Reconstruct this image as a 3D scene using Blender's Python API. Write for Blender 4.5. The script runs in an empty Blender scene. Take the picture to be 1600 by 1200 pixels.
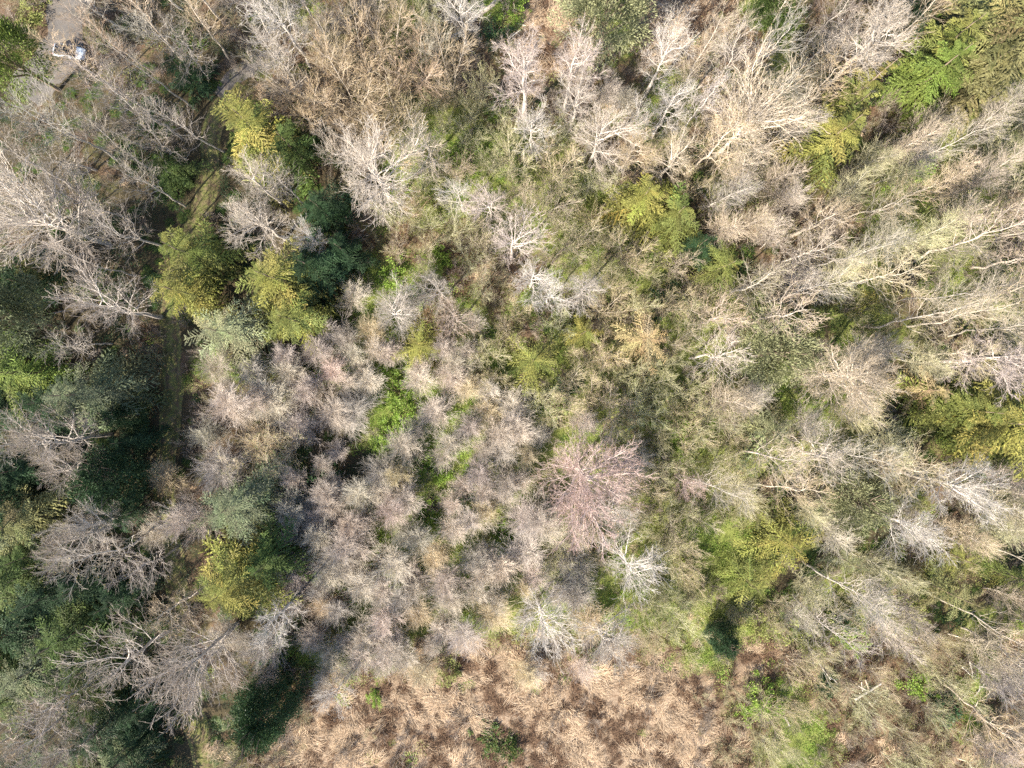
import bpy, math
import numpy as np

# ------------------------------------------------------------------ camera, light, exposure
sc = bpy.context.scene
H = 97.0                                  # drone height in metres
cam_d = bpy.data.cameras.new("camera")
cam_d.lens = 24.0; cam_d.sensor_width = 36.0
cam_d.clip_start = 0.5; cam_d.clip_end = 6000.0
cam = bpy.data.objects.new("camera", cam_d)
cam.location = (0, 0, H); cam.rotation_euler = (0, 0, 0)
sc.collection.objects.link(cam); sc.camera = cam

SUN_EL = math.radians(39)
SHX, SHY = 0.66, 0.75                     # ground direction in which shadows fall
world = bpy.data.worlds.new("World"); sc.world = world
world.use_nodes = True
wn = world.node_tree; wn.nodes.clear()
sky = wn.nodes.new("ShaderNodeTexSky"); sky.sky_type = 'NISHITA'; sky.sun_disc = False
sky.sun_elevation = SUN_EL
sky.sun_rotation = math.atan2(-SHX, -SHY)
bg = wn.nodes.new("ShaderNodeBackground"); bg.inputs[1].default_value = 0.105
wo = wn.nodes.new("ShaderNodeOutputWorld")
wn.links.new(sky.outputs[0], bg.inputs[0]); wn.links.new(bg.outputs[0], wo.inputs[0])
sun_d = bpy.data.lights.new("sun", 'SUN'); sun_d.energy = 5.0
sun_d.angle = math.radians(0.53); sun_d.color = (1.0, 0.91, 0.77)
sun = bpy.data.objects.new("sun", sun_d); sc.collection.objects.link(sun)
sun.rotation_euler = (math.pi/2 - SUN_EL, 0, math.atan2(SHY, SHX) - math.pi/2 + 2*math.pi)
sc.view_settings.view_transform = 'Standard'
sc.view_settings.look = 'None'
sc.view_settings.gamma = 1.0
sc.view_settings.use_curve_mapping = False
sc.view_settings.exposure = 1.3
sc.cycles.use_denoising = False
sc.cycles.max_bounces = 5
sc.cycles.diffuse_bounces = 3

col = sc.collection
rng = np.random.default_rng(11)
Z3 = np.array([0, 0, 1.0])

# ------------------------------------------------------------------ small helpers
def vn(x, y, f, seed=0):
    """smooth value noise in 0..1"""
    t = np.random.default_rng(1000 + seed).random((64, 64))
    x = np.asarray(x, float) * f + 500; y = np.asarray(y, float) * f + 500
    i = np.floor(x).astype(int); j = np.floor(y).astype(int)
    u = x - i; v = y - j
    u = u*u*(3-2*u); v = v*v*(3-2*v)
    a = t[i % 64, j % 64]; b = t[(i+1) % 64, j % 64]; c = t[i % 64, (j+1) % 64]; d = t[(i+1) % 64, (j+1) % 64]
    return (a*(1-u)+b*u)*(1-v) + (c*(1-u)+d*u)*v

def gh(x, y):
    return 0.8*(vn(x, y, 1/14., 1)-.5) + 0.35*(vn(x, y, 1/4., 2)-.5)

def p2w(px, py, z=0.0):
    s = 0.75*(H - z)/800.0
    return (px-800)*s, (600-py)*s

def w2p(x, y, z=0.0):
    s = 0.75*(H - z)/800.0
    return 800 + x/s, 600 - y/s

class G:
    """collects geometry for ONE mesh"""
    def __init__(self):
        self.v = []; self.q = []; self.m = []; self.n = 0
    def add(self, V, Q, mi=0):
        self.v.append(V.reshape(-1, 3)); self.q.append(Q.reshape(-1, 4) + self.n)
        self.m.append(np.full(len(Q.reshape(-1, 4)), mi)); self.n += len(V.reshape(-1, 3))
    def tubes(self, P, R, sides=3, mi=0):
        N, K, _ = P.shape
        T = np.gradient(P, axis=1); T /= np.linalg.norm(T, axis=2, keepdims=True) + 1e-9
        mean = T.mean(1)
        ref = np.where(np.abs(mean[:, 2:3]) < .8, Z3, np.array([1., 0, 0]))[:, None, :]
        U = np.cross(T, np.broadcast_to(ref, T.shape)); U /= np.linalg.norm(U, axis=2, keepdims=True) + 1e-9
        W = np.cross(T, U)
        a = 2*np.pi*np.arange(sides)/sides
        ring = P[:, :, None, :] + R[:, :, None, None]*(np.cos(a)[None, None, :, None]*U[:, :, None, :] + np.sin(a)[None, None, :, None]*W[:, :, None, :])
        n, k, j = np.meshgrid(np.arange(N), np.arange(K-1), np.arange(sides), indexing='ij')
        f = lambda k_, j_: (n*K + k_)*sides + j_ % sides
        Q = np.stack([f(k, j), f(k, j+1), f(k+1, j+1), f(k+1, j)], -1)
        self.add(ring, Q, mi)
    def leaves(self, C, D, S, L, W, mi=0):
        """pointed leaf quads: base C, direction D, side S"""
        L = np.broadcast_to(L, (len(C),))[:, None]; W = np.broadcast_to(W, (len(C),))[:, None]
        V = np.stack([C, C + .45*L*D + .5*W*S, C + L*D, C + .45*L*D - .5*W*S], 1)
        self.add(V, np.arange(4*len(C)).reshape(-1, 4), mi)
    def box(self, c, s, mi=0, taper=1.0):
        x, y, z = np.array(s)/2.0
        V = np.array([[-x, -y, -z], [x, -y, -z], [x, y, -z], [-x, y, -z], [-x*taper, -y*taper, z], [x*taper, -y*taper, z], [x*taper, y*taper, z], [-x*taper, y*taper, z]]) + np.array(c)
        self.add(V, np.array([[0, 3, 2, 1], [4, 5, 6, 7], [0, 1, 5, 4], [1, 2, 6, 5], [2, 3, 7, 6], [3, 0, 4, 7]]), mi)
    def mesh(self, name, mats, smooth=False):
        V = np.concatenate(self.v).astype(np.float32); Q = np.concatenate(self.q).astype(np.int32); M = np.concatenate(self.m).astype(np.int32)
        me = bpy.data.meshes.new(name)
        me.vertices.add(len(V)); me.vertices.foreach_set("co", V.ravel())
        me.loops.add(Q.size); me.loops.foreach_set("vertex_index", Q.ravel())
        me.polygons.add(len(Q)); me.polygons.foreach_set("loop_start", np.arange(0, Q.size, 4, dtype=np.int32))
        for m in mats: me.materials.append(m)
        me.polygons.foreach_set("material_index", M)
        if smooth: me.polygons.foreach_set("use_smooth", np.ones(len(Q), bool))
        me.update(calc_edges=True)
        return me

def unit(a): return a/(np.linalg.norm(a, axis=-1, keepdims=True) + 1e-9)

def rdir(r, n):
    return unit(r.normal(size=(n, 3)))

def path(r, p0, d, L, K=8, wig=.03, bend=(0, 0, 0)):
    t = np.linspace(0, 1, K)[:, None]
    P = np.array(p0) + unit(np.array(d, float))*L*t + np.array(bend)*L*t*t
    w = np.cumsum(r.normal(size=(K, 3)), axis=0)*wig*L/np.sqrt(K); w[0] = 0
    return (P + w)[None]

def spawn(r, P, R, n, t0, t1, ang, lf, up=0., bend=0., curl=.12, K=4, rf=.6, tip=.3, rmin=.0, pw=1.0):
    N, KP, _ = P.shape
    Lp = np.linalg.norm(np.diff(P, axis=1), axis=2).sum(1)
    t = t0 + (t1-t0)*((np.arange(n)[None] + r.random((N, n)))/n)**pw
    f = t*(KP-1); i = np.clip(f.astype(int), 0, KP-2); w = (f-i)[..., None]
    rows = np.arange(N)[:, None]
    A = P[rows, i]; B = P[rows, i+1]
    base = A*(1-w) + B*w; T = unit(B-A)
    rad = R[rows, i]*(1-w[..., 0]) + R[rows, i+1]*w[..., 0]
    L = Lp[:, None]*lf(t)*(.65 + .7*r.random((N, n)))
    phi = r.random((N, 1))*6.283 + 2.39996*np.arange(n)[None] + r.normal(size=(N, n))*.4
    ref = np.where(np.abs(T[..., 2:3]) < .9, Z3, np.array([1., 0, 0]))
    U = unit(np.cross(T, ref)); V = np.cross(T, U)
    a = ang*(.75 + .5*r.random((N, n)))[..., None]
    D = np.cos(a)*T + np.sin(a)*(np.cos(phi)[..., None]*U + np.sin(phi)[..., None]*V)
    D[..., 2] += up
    D = unit(D).reshape(-1, 3); base = base.reshape(-1, 3); L = L.reshape(-1); rad = rad.reshape(-1)
    k = np.linspace(0, 1, K)[None, :, None]
    C = r.normal(size=(len(D), 1, 3))*curl; C[..., 2] += bend
    Pc = base[:, None] + D[:, None]*L[:, None, None]*k + C*L[:, None, None]*k*k
    if K > 3: Pc[:, 1:] += r.normal(size=Pc[:, 1:].shape)*.03*L[:, None, None]
    r0 = np.maximum(rad*rf, rmin)
    Rc = np.maximum(r0[:, None]*(1 - (1-tip)*np.linspace(0, 1, K)[None]), rmin)
    return Pc, Rc

# ------------------------------------------------------------------ materials
class NT:
    def __init__(self, name):
        self.m = bpy.data.materials.new(name); self.m.use_nodes = True
        self.t = self.m.node_tree; self.t.nodes.clear()
    def n(self, typ, **kw):
        nd = self.t.nodes.new(typ)
        for k, v in kw.items(): setattr(nd, k, v)
        return nd
    def l(self, a, b): self.t.links.new(a, b)
    def val(self, x, sock):
        if isinstance(x, (int, float)): sock.default_value = x
        elif isinstance(x, tuple): sock.default_value = (*x, 1.0) if len(x) == 3 and len(sock.default_value) == 4 else x
        else: self.l(x, sock)
    def mix(self, a, b, f):
        nd = self.n("ShaderNodeMix", data_type='RGBA'); nd.clamp_factor = True
        self.val(f, nd.inputs[0]); self.val(a, nd.inputs[6]); self.val(b, nd.inputs[7]); return nd.outputs[2]
    def mul(self, a, k):
        nd = self.n("ShaderNodeVectorMath", operation='SCALE'); self.val(a, nd.inputs[0]); self.val(k, nd.inputs[3]); return nd.outputs[0]
    def rng(self, x, a, b, lo=0., hi=1.):
        nd = self.n("ShaderNodeMapRange"); self.val(x, nd.inputs[0])
        for i, v in enumerate((lo, hi, a, b)): nd.inputs[1+i].default_value = v
        return nd.outputs[0]
    def math(self, op, a, b=0.):
        nd = self.n("ShaderNodeMath", operation=op); self.val(a, nd.inputs[0]); self.val(b, nd.inputs[1]); return nd.outputs[0]
    def noise(self, scale, detail=3, coord='Object', rough=.6):
        tc = self.n("ShaderNodeTexCoord"); nd = self.n("ShaderNodeTexNoise")
        nd.inputs['Scale'].default_value = scale; nd.inputs['Detail'].default_value = detail; nd.inputs['Roughness'].default_value = rough
        self.l(tc.outputs[coord], nd.inputs['Vector']); return nd.outputs[0]
    def info(self, o='Color'): return self.n("ShaderNodeObjectInfo").outputs[o]
    def island(self): return self.n("ShaderNodeNewGeometry").outputs['Random Per Island']
    def out(self, c, rough=.85, trans=0., bump=None, spec=.2, metal=0.):
        p = self.n("ShaderNodeBsdfPrincipled"); self.val(c, p.inputs['Base Color'])
        p.inputs['Roughness'].default_value = rough; p.inputs['Specular IOR Level'].default_value = spec; p.inputs['Metallic'].default_value = metal
        if bump is not None:
            b = self.n("ShaderNodeBump"); b.inputs['Strength'].default_value = bump[1]; b.inputs['Distance'].default_value = bump[2]
            self.l(bump[0], b.inputs['Height']); self.l(b.outputs[0], p.inputs['Normal'])
        o = self.n("ShaderNodeOutputMaterial"); s = p.outputs[0]
        if trans:
            tr = self.n("ShaderNodeBsdfTranslucent"); self.val(c, tr.inputs[0])
            mx = self.n("ShaderNodeMixShader"); mx.inputs[0].default_value = trans
            self.l(s, mx.inputs[1]); self.l(tr.outputs[0], mx.inputs[2]); s = mx.outputs[0]
        self.l(s, o.inputs[0]); return self.m

def m_bark():
    t = NT("bark"); return t.out(t.mul(t.info(), t.rng(t.noise(2.5, 4), .6, 1.25, .3, .7)), .9)
def m_twig():
    t = NT("twig"); return t.out(t.mul(t.info(), t.rng(t.island(), .7, 1.2)), .8)
def m_bud():
    t = NT("bud"); c = t.mix((.42, .30, .16), (.42, .46, .15), t.info('Alpha'))
    return t.out(t.mul(c, t.rng(t.island(), .7, 1.25)), .7, .3)
def m_needle():
    t = NT("needle"); r = t.island()
    c = t.mix(t.mul(t.info(), .6), t.mul(t.info(), 1.35), r)
    return t.out(c, .6, .12)
def m_leaf(name, a, b, c3, tr=.3, rough=.5):
    t = NT(name); r = t.island(); c = t.mix(a, b, t.rng(r, 0, 1, .0, .6)); c = t.mix(c, c3, t.rng(r, 0, 1, .75, 1.))
    c = t.mul(c, t.rng(t.info('Random'), .75, 1.2)); return t.out(c, rough, tr)
def m_limb():
    t = NT("limb_bark"); c = t.mix(t.info(), (.74, .67, .60), .5)
    return t.out(t.mul(c, t.rng(t.noise(3., 3), .75, 1.15, .3, .7)), .85)
BARK, TWIG, BUD, NEEDLE, LIMB = m_bark(), m_twig(), m_bud(), m_needle(), m_limb()
LEAF_BRIGHT = m_leaf("bramble_leaf", (.15, .26, .04), (.26, .38, .07), (.36, .43, .12))
LEAF_YELLOW = m_leaf("budding_leaf", (.25, .29, .08), (.36, .39, .13), (.42, .40, .18))
LEAF_DARK = m_leaf("evergreen_leaf", (.018, .045, .022), (.04, .085, .035), (.09, .13, .05), .15, .45)
LEAF_FERN = m_leaf("fern_leaf", (.04, .075, .02), (.08, .13, .03), (.18, .17, .05), .25)
STRAW = m_leaf("dry_straw", (.43, .315, .205), (.58, .445, .31), (.70, .57, .43), .1, .7)
BRACKEN = m_leaf("dead_bracken", (.12, .075, .05), (.22, .14, .09), (.36, .25, .16), .2, .8)
LITTER = m_leaf("leaf_litter", (.13, .08, .05), (.22, .145, .09), (.34, .235, .15), .1, .8)
GRASS = m_leaf("track_grass", (.08, .11, .03), (.14, .165, .055), (.26, .23, .11), .2, .7)
BRUSH_GREY = m_leaf("grey_brush", (.26, .21, .17), (.38, .32, .27), (.46, .40, .35), 0, .85)
BRUSH_OLIVE = m_leaf("olive_brush", (.34, .31, .19), (.45, .41, .26), (.52, .48, .33), 0, .85)
LEAF_PINE = NEEDLE

# ------------------------------------------------------------------ maps (one letter = 50 photo px of land)
GROUND = """bbbbbbbbbybbygbgssyysssggbbbdddd
bbbbbbbbbbbbyybbsssyssssybbbdddd
dbbbbddbbbbbbybbbbbbyybbybbbddyy
bbbbdddbbdbbyyybbbbbgybbybbbyyyy
ddbbdddddbbbygggyybbybdybbdbyyyy
ddbbbddddddbgggyyyybddyybbbygyyy
bddbdddddddbygggyygyydybbbbgyyyb
bddddddddddbobbyygyydddbbbbyyyyb
ddddddddddygggoobgyyydddbbyydyyy
dddddddddddggobbbdddybbbddyybyyy
ddddbddddddbgbyybydbyyyyddyyybby
ddddbbgggdgggyygyyyyyyydgybddbdb
ddddddbbbbbggggyyyyyybbbggbbdyyy
ddddddbbdddgggyyyybbbggybbbddyyy
ddddddbbddddgggybyybyyybyybbdbyy
ddddddbddddbbgggyybyyyydddddybby
dddddddddddbbggggbybyyggddddybbb
ddddddbdddbbggggbbygygggddyybyyd
ddddddbddbbbggygyggggyyydyyyyddy
dddddbbddbbggggyyyggyyyydyyyydyy
dddddbbbdggyyssssssssyyssooooooo
dddddddddossssssssssssoogooooogo
ddddddddosssssssssssssooggoooogo
dddddddbosssosssssssssooggoooooo""".split()
TREES = """..TTTT.TTTAAYY...........WTTTT..
T.TTTT..TAAAAA......AWWWTTTTT...
.TTTTT...AAAAAYY....WWWUTT..U...
.TTTTT...AAAAYYYYWWSWWUUUUU.UUUU
TTTTTT....AAYYYYYYWTYYUUU..UUUUU
TTTTT...T..AYYYYYYYYYYUUU..UUUUU
TTTTT..TTT..YYYYYYYYY.UUUUUUUUUU
TTTT...TT...YYYYYYYYYYUUUUUUUUUU
CTTT.........YYYYYYYYYUUUUUUUUUU
CTTTT.......SYY.YWSYYYUUUUUUUUUU
CCT......SSSSSSYYY..YYUUU..UUUUU
CC....SSSSSS.SSYYYYYYYUU....UUUU
CC....SSSSS..SSSSYYYYYUU.....U..
TC....SSSSS..SSSSSSYYYYYUUUUU...
TT....SSSS..SS.SSSSSYYYUUUUUUUUU
CC...SS..SSSSS.SS...YYUUU..UUUUU
CTT..S...SSSSSSSSSYYYY...UUUUUUU
CCTTT....SSSS.SSSSSYYY...UUUUUUU
CCTTT....SSSS.SSSSSYYY..UUUUU.UU
CCCTT..S.SSSS.SSSSSSYY..YUUUU.UU
CCCTT...S.SSSS..S.S......Y...YUU
CTTT......S................Y..YU
TTTC....................Y....Y.U
TTCC....................Y...Y..U""".split()

def ground_rules():
    """changes to the hand-written map: greener floor in the middle, darker floor at the upper left"""
    rows = [list(q) for q in GROUND]
    for j in range(24):
        for i in range(32):
            if rows[j][i] != 'b': continue
            if 9 <= j <= 19 and 18 <= i <= 27: rows[j][i] = 'y'
            elif 9 <= j <= 19 and 11 <= i <= 17 and (i + 2*j) % 3: rows[j][i] = 'g'
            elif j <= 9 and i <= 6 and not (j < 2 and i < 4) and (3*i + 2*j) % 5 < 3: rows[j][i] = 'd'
    return rows
GROUND = ground_rules()

def cell(M, px, py):
    i = np.clip(np.asarray(px)//50, 0, 31).astype(int); j = np.clip(np.asarray(py)//50, 0, 23).astype(int)
    a = np.array([list(r) for r in M]); return a[j, i]

def soft(letters, px, py):
    """smoothly interpolated membership of the ground map"""
    a = np.isin(np.array([list(r) for r in GROUND]), list(letters)).astype(float)
    x = np.clip(np.asarray(px)/50. - .5, 0, 30.999); y = np.clip(np.asarray(py)/50. - .5, 0, 22.999)
    i = x.astype(int); j = y.astype(int); u = x-i; v = y-j
    return (a[j, i]*(1-u) + a[j, i+1]*u)*(1-v) + (a[j+1, i]*(1-u) + a[j+1, i+1]*u)*v

TRACK = np.array([(372, 128), (345, 165), (331, 210), (326, 260), (320, 310), (300, 370), (275, 430), (264, 490), (268, 560), (268, 640), (258, 720), (258, 790), (272, 860), (276, 930), (288, 1000), (296, 1060), (300, 1120), (315, 1190), (335, 1300)], float)
DRIVE = np.array([(150, -70), (118, -10), (98, 30), (100, 70), (70, 110), (40, 150)], float)

def dist_line(px, py, L):
    px = np.asarray(px, float); py = np.asarray(py, float); d = np.full(px.shape, 1e9)
    for (ax, ay), (bx, by) in zip(L[:-1], L[1:]):
        t = np.clip(((px-ax)*(bx-ax)+(py-ay)*(by-ay))/((bx-ax)**2+(by-ay)**2), 0, 1)
        d = np.minimum(d, np.hypot(px-ax-t*(bx-ax), py-ay-t*(by-ay)))
    return d

# ------------------------------------------------------------------ ground sheet
def ground():
    core_x = np.linspace(-92, 92, 369); core_y = np.linspace(-72, 72, 289)
    xs = np.concatenate([[-3000, -1000, -400, -200, -130], core_x, [130, 200, 400, 1000, 3000]])
    ys = np.concatenate([[-3000, -1000, -400, -200, -110], core_y, [110, 200, 400, 1000, 3000]])
    X, Y = np.meshgrid(xs, ys); Zg = gh(X, Y)
    Zg += .16*(vn(X, Y, 1.1, 3)-.5)
    nx, ny = len(xs), len(ys)
    g = G(); j, i = np.meshgrid(np.arange(ny-1), np.arange(nx-1), indexing='ij')
    g.add(np.stack([X, Y, Zg], -1), np.stack([j*nx+i, j*nx+i+1, (j+1)*nx+i+1, (j+1)*nx+i], -1))
    t = NT("forest_floor")
    def at(n): return t.n("ShaderNodeAttribute", attribute_name=n).outputs['Fac']
    n1 = t.noise(.35, 6); n2 = t.noise(2.2, 6); n3 = t.noise(9, 5)
    litter = t.mix((.075, .05, .033), (.18, .12, .078), t.rng(n2, 0, 1, .3, .7))
    litter = t.mix(litter, (.33, .24, .15), t.rng(n3, 0, .7, .5, .75))
    moss = t.mix((.06, .075, .02), (.15, .16, .05), t.rng(n3, 0, 1, .35, .65))
    c = t.mix(litter, moss, t.rng(n1, 0, .7, .45, .62))
    straw = t.mix((.19, .135, .095), (.44, .34, .24), t.rng(n3, 0, 1, .38, .66))
    straw = t.mix(straw, (.16, .10, .06), t.rng(n2, 0, .8, .5, .65))
    grn = t.mix((.12, .155, .035), (.25, .275, .08), t.rng(n3, 0, 1, .35, .65))
    def edge(w): return t.rng(t.math('ADD', at(w), t.math('MULTIPLY', t.math('SUBTRACT', n2, .5), .9)), 0, 1, .35, .65)
    c = t.mix(c, grn, edge('w_green')); c = t.mix(c, straw, edge('w_straw'))
    dk = t.mix((.05, .04, .025), (.09, .075, .04), n2); c = t.mix(c, dk, edge('w_dark'))  # darker brown floor over the map's d cells
    mat = t.out(c, .95, 0, (n3, .7, .12))
    me = g.mesh("ground", [mat], True)
    px, py = w2p(X, Y, 0); px = px.ravel(); py = py.ravel()
    for n, w in (('w_straw', soft('s', px, py) + .5*soft('o', px, py)), ('w_green', soft('gy', px, py)*.8), ('w_dark', soft('d', px, py))):
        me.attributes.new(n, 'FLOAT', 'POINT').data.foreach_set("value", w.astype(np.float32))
    o = bpy.data.objects.new("ground", me); col.objects.link(o); o['kind'] = 'structure'
ground()

def strip(name, L, wpx, mat, lift):
    """a sheet that follows a centre line and the ground, with a ragged edge"""
    seg = np.concatenate([[0], np.cumsum(np.hypot(*np.diff(L, axis=0).T))]); u = np.linspace(0, seg[-1], int(seg[-1]/5))
    x = np.interp(u, seg, L[:, 0]); y = np.interp(u, seg, L[:, 1])
    k = np.ones(9)/9; x[4:-4] = np.convolve(x, k, 'valid'); y[4:-4] = np.convolve(y, k, 'valid')
    tx = np.gradient(x); ty = np.gradient(y); l = np.hypot(tx, ty); tx /= l; ty /= l
    m = 9; a = np.linspace(-1, 1, m)[None]
    ww = wpx*(np.where(a < 0, .75+.6*vn(u, u*0, .03, 21)[:, None], .75+.6*vn(u, u*0+9, .03, 22)[:, None]))
    PX = x[:, None] - ty[:, None]*a*ww; PY = y[:, None] + tx[:, None]*a*ww
    X, Y = p2w(PX, PY, 0); Zs = gh(X, Y) + .16*(vn(X, Y, 1.1, 3)-.5) + lift - .10*np.abs(a)**4
    g = G(); j, i = np.meshgrid(np.arange(len(u)-1), np.arange(m-1), indexing='ij')
    g.add(np.stack([X, Y, Zs], -1), np.stack([j*m+i, j*m+i+1, (j+1)*m+i+1, (j+1)*m+i], -1))
    me = g.mesh(name, [mat], True)
    me.attributes.new("rut", 'FLOAT', 'POINT').data.foreach_set("value", np.broadcast_to(np.exp(-((np.abs(a)-.45)/.16)**2), PX.shape).astype(np.float32).ravel())
    o = bpy.data.objects.new(name, me); col.objects.link(o); o['kind'] = 'structure'

t = NT("mown_grass"); n2 = t.noise(1.3, 5); n3 = t.noise(8, 4)
c = t.mix((.10, .125, .035), (.22, .21, .08), t.rng(n3, 0, 1, .35, .65)); c = t.mix(c, (.19, .14, .09), t.rng(n2, 0, .8, .45, .62)); rt = t.n('ShaderNodeAttribute', attribute_name='rut').outputs['Fac']; c = t.mix(c, (.105, .075, .05), t.math('MULTIPLY', rt, t.rng(n2, .2, 1., .35, .55)))
strip("grass_track", TRACK, 17, t.out(c, .95, 0, (n3, .6, .08)), .07)
t = NT("gravel"); n2 = t.noise(1.0, 5); n3 = t.noise(16, 3)
c = t.mix((.105, .096, .09), (.20, .183, .168), t.rng(n3, 0, 1, .35, .65)); c = t.mix(c, (.15, .115, .08), t.rng(n2, 0, .7, .5, .7))
GRAVEL = t.out(c, .95, 0, (n3, .5, .04))
strip("gravel_driveway", DRIVE, 31, GRAVEL, .09)
strip("gravel_path", np.array([(340, 150), (372, 112), (405, 92), (440, 82)], float), 15, GRAVEL, .09)

# ------------------------------------------------------------------ things: helpers
def empty(name, loc, rz=0., s=(1, 1, 1)):
    o = bpy.data.objects.new(name, None); col.objects.link(o)
    o.location = loc; o.rotation_euler = (0, 0, rz); o.scale = s; o.empty_display_size = .3
    return o
def part(name, me, parent, color=(1, 1, 1, 1), loc=(0, 0, 0), rot=(0, 0, 0), s=(1, 1, 1)):
    o = bpy.data.objects.new(name, me); col.objects.link(o); o.parent = parent
    o.location = loc; o.rotation_euler = rot; o.scale = s; o.color = color
    return o
def tag(o, label, cat, group=None):
    o['label'] = label; o['category'] = cat
    if group: o['group'] = group

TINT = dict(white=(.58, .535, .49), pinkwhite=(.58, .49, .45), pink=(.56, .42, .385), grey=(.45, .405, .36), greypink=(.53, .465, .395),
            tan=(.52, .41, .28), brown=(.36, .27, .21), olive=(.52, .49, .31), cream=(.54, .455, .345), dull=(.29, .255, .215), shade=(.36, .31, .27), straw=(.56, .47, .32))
def bark_of(t): return tuple(.45*c + .55*b for c, b in zip(t, (.66, .60, .535)))

# ---- limb bank (along +X, unit length) for big spreading bare trees
def limb_mesh(seed, nb=8, nc=4, fine=1.0):
    r = np.random.default_rng(seed); g = G()
    P = path(r, (0, 0, 0), (1, 0, 0), 1.0, 10, .05, (0, 0, .12)); R = np.linspace(.0150, .004, 10)[None]*(1. if nb > 5 else .78)
    g.tubes(P, R, 5, 0)
    A, Ra = spawn(r, P, R, 9, .15, .97, .55, lambda t: .60*(1-.66*t), .05, .06, .10, 6, .58, .35, .0026)
    g.tubes(A, Ra, 3, 0)
    PA = np.concatenate([A]); RA = np.concatenate([Ra])
    B, Rb = spawn(r, PA, RA, nb, .15, 1., .5, lambda t: .48*(1-.4*t), .05, .06, .12, 4, .6, .5, .0019*fine)
    B2, Rb2 = spawn(r, P, R, 10, .3, 1., .45, lambda t: .22*(1.1-.5*t), .05, .06, .12, 4, .3, .5, .0019)
    B = np.concatenate([B, B2]); Rb = np.concatenate([Rb, Rb2])
    g.tubes(B, Rb, 3, 1)
    C, Rc = spawn(r, B, Rb, nc, .15, 1., .42, lambda t: .52*(1-.35*t), .03, .03, .10, 3, .8, .6, .0013*fine)
    g.tubes(C, Rc, 3, 1)
    k = r.random(len(C)) < .5; E = C[k][:, -1]
    D = unit(C[k][:, -1]-C[k][:, 0]); g.leaves(E, D, unit(np.cross(D, rdir(r, len(D)))), .016, .010, 2)
    return g.mesh("limb", [LIMB, TWIG, BUD])
LIMBS = [limb_mesh(40+i) for i in range(10)]
LIMBS_OPEN = [limb_mesh(55+i, 5, 2, 1.35) for i in range(8)]
def trunk_mesh(seed, h=1.0, r0=.018, wig=.02, top=.0025):
    r = np.random.default_rng(seed); g = G()
    P = path(r, (0, 0, -.03), (0, 0, 1), h*1.03, 14, wig); R = np.linspace(r0, top, 14)[None]*1.; R[0, 0] *= 1.3
    g.tubes(P, R, 8, 0); return g.mesh("trunk", [BARK], True)
TRUNKS = [trunk_mesh(70+i) for i in range(4)]

def big_bare(px, py, rpx, h, tint, label, cat="tree", name="bare_tree", bud=0., n=None, op=False):
    r = np.random.default_rng(int(px*7+py*13))
    rm = rpx*.75*(H-.75*h)/800
    x, y = p2w(px, py, .72*h); z = gh(x, y)
    o = empty(name, (x, y, z-.1), r.random()*6.28)
    tag(o, label, cat)
    tc = TINT[tint]; lm = (*tc, bud)
    part("trunk", TRUNKS[r.integers(4)], o, (*bark_of(tc), 1), s=(h, h, h*.92))
    n = n or int(13 + rm*2.0); lop = r.random()*6.28
    for i in range(n):
        f = (i+.5)/n; zz = h*(.30 + .60*f**.9)
        el = math.radians(12 + 52*f + r.normal()*8)
        L = rm*(1.02 - .25*f)*(.8+.35*r.random())/max(.45, math.cos(el))*.86
        L = min(L, (h*1.02-zz)/max(.2, math.sin(el)+.16) if el > .3 else L)
        L = max(L*(1+.28*math.sin(2.39996*i+lop)), rm*.3)
        lb = LIMBS_OPEN if op else LIMBS
        part("limb", lb[r.integers(len(lb))], o, lm, (0, 0, zz), (r.normal()*.5, -el, 2.39996*i + r.normal()*.25), (L, L*1.05, L*1.05))
    return o

# ---- whole-tree prototypes (trunk mesh + crown mesh)
def extent(*gs):
    V = np.concatenate([np.concatenate(g.v) for g in gs]); return float(np.percentile(np.hypot(V[:, 0], V[:, 1]), 93))
def buds(r, g, C, q, L, W):
    k = r.random(len(C)) < q
    if k.any():
        E = C[k][:, -1]; D = unit(C[k][:, -1]-C[k][:, 0]+.25*rdir(r, k.sum()))
        g.leaves(E, D, unit(np.cross(D, rdir(r, len(D)))), L, W, 2)
def proto_tall(seed, h=18., budq=0.5, spread=.20, lo=.32):
    r = np.random.default_rng(seed); a = G(); g = G()
    P = path(r, (0, 0, -.5), (r.normal()*.03, r.normal()*.03, 1), h+.5, 14, .02); R = np.linspace(.125, .022, 14)[None]
    a.tubes(P, R, 7, 0)
    A, Ra = spawn(r, P, R, 24, lo, .99, .80, lambda t: spread*(1.05-.75*(t-.3)), .30, .16, .09, 7, .40, .3, .011)
    g.tubes(A, Ra, 4, 0)
    B, Rb = spawn(r, A, Ra, 8, .2, 1., .55, lambda t: .46*(1-.5*t), .12, .1, .10, 4, .6, .5, .0085)
    g.tubes(B, Rb, 3, 1)
    C, Rc = spawn(r, B, Rb, 5, .2, 1., .5, lambda t: .52*(1-.4*t), .1, .06, .12, 3, .8, .6, .0072)
    g.tubes(C, Rc, 3, 1); buds(r, g, C, budq, .10, .055)
    return a.mesh("trunk", [BARK], True), g.mesh("crown", [LIMB, TWIG, BUD]), extent(g)
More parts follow.
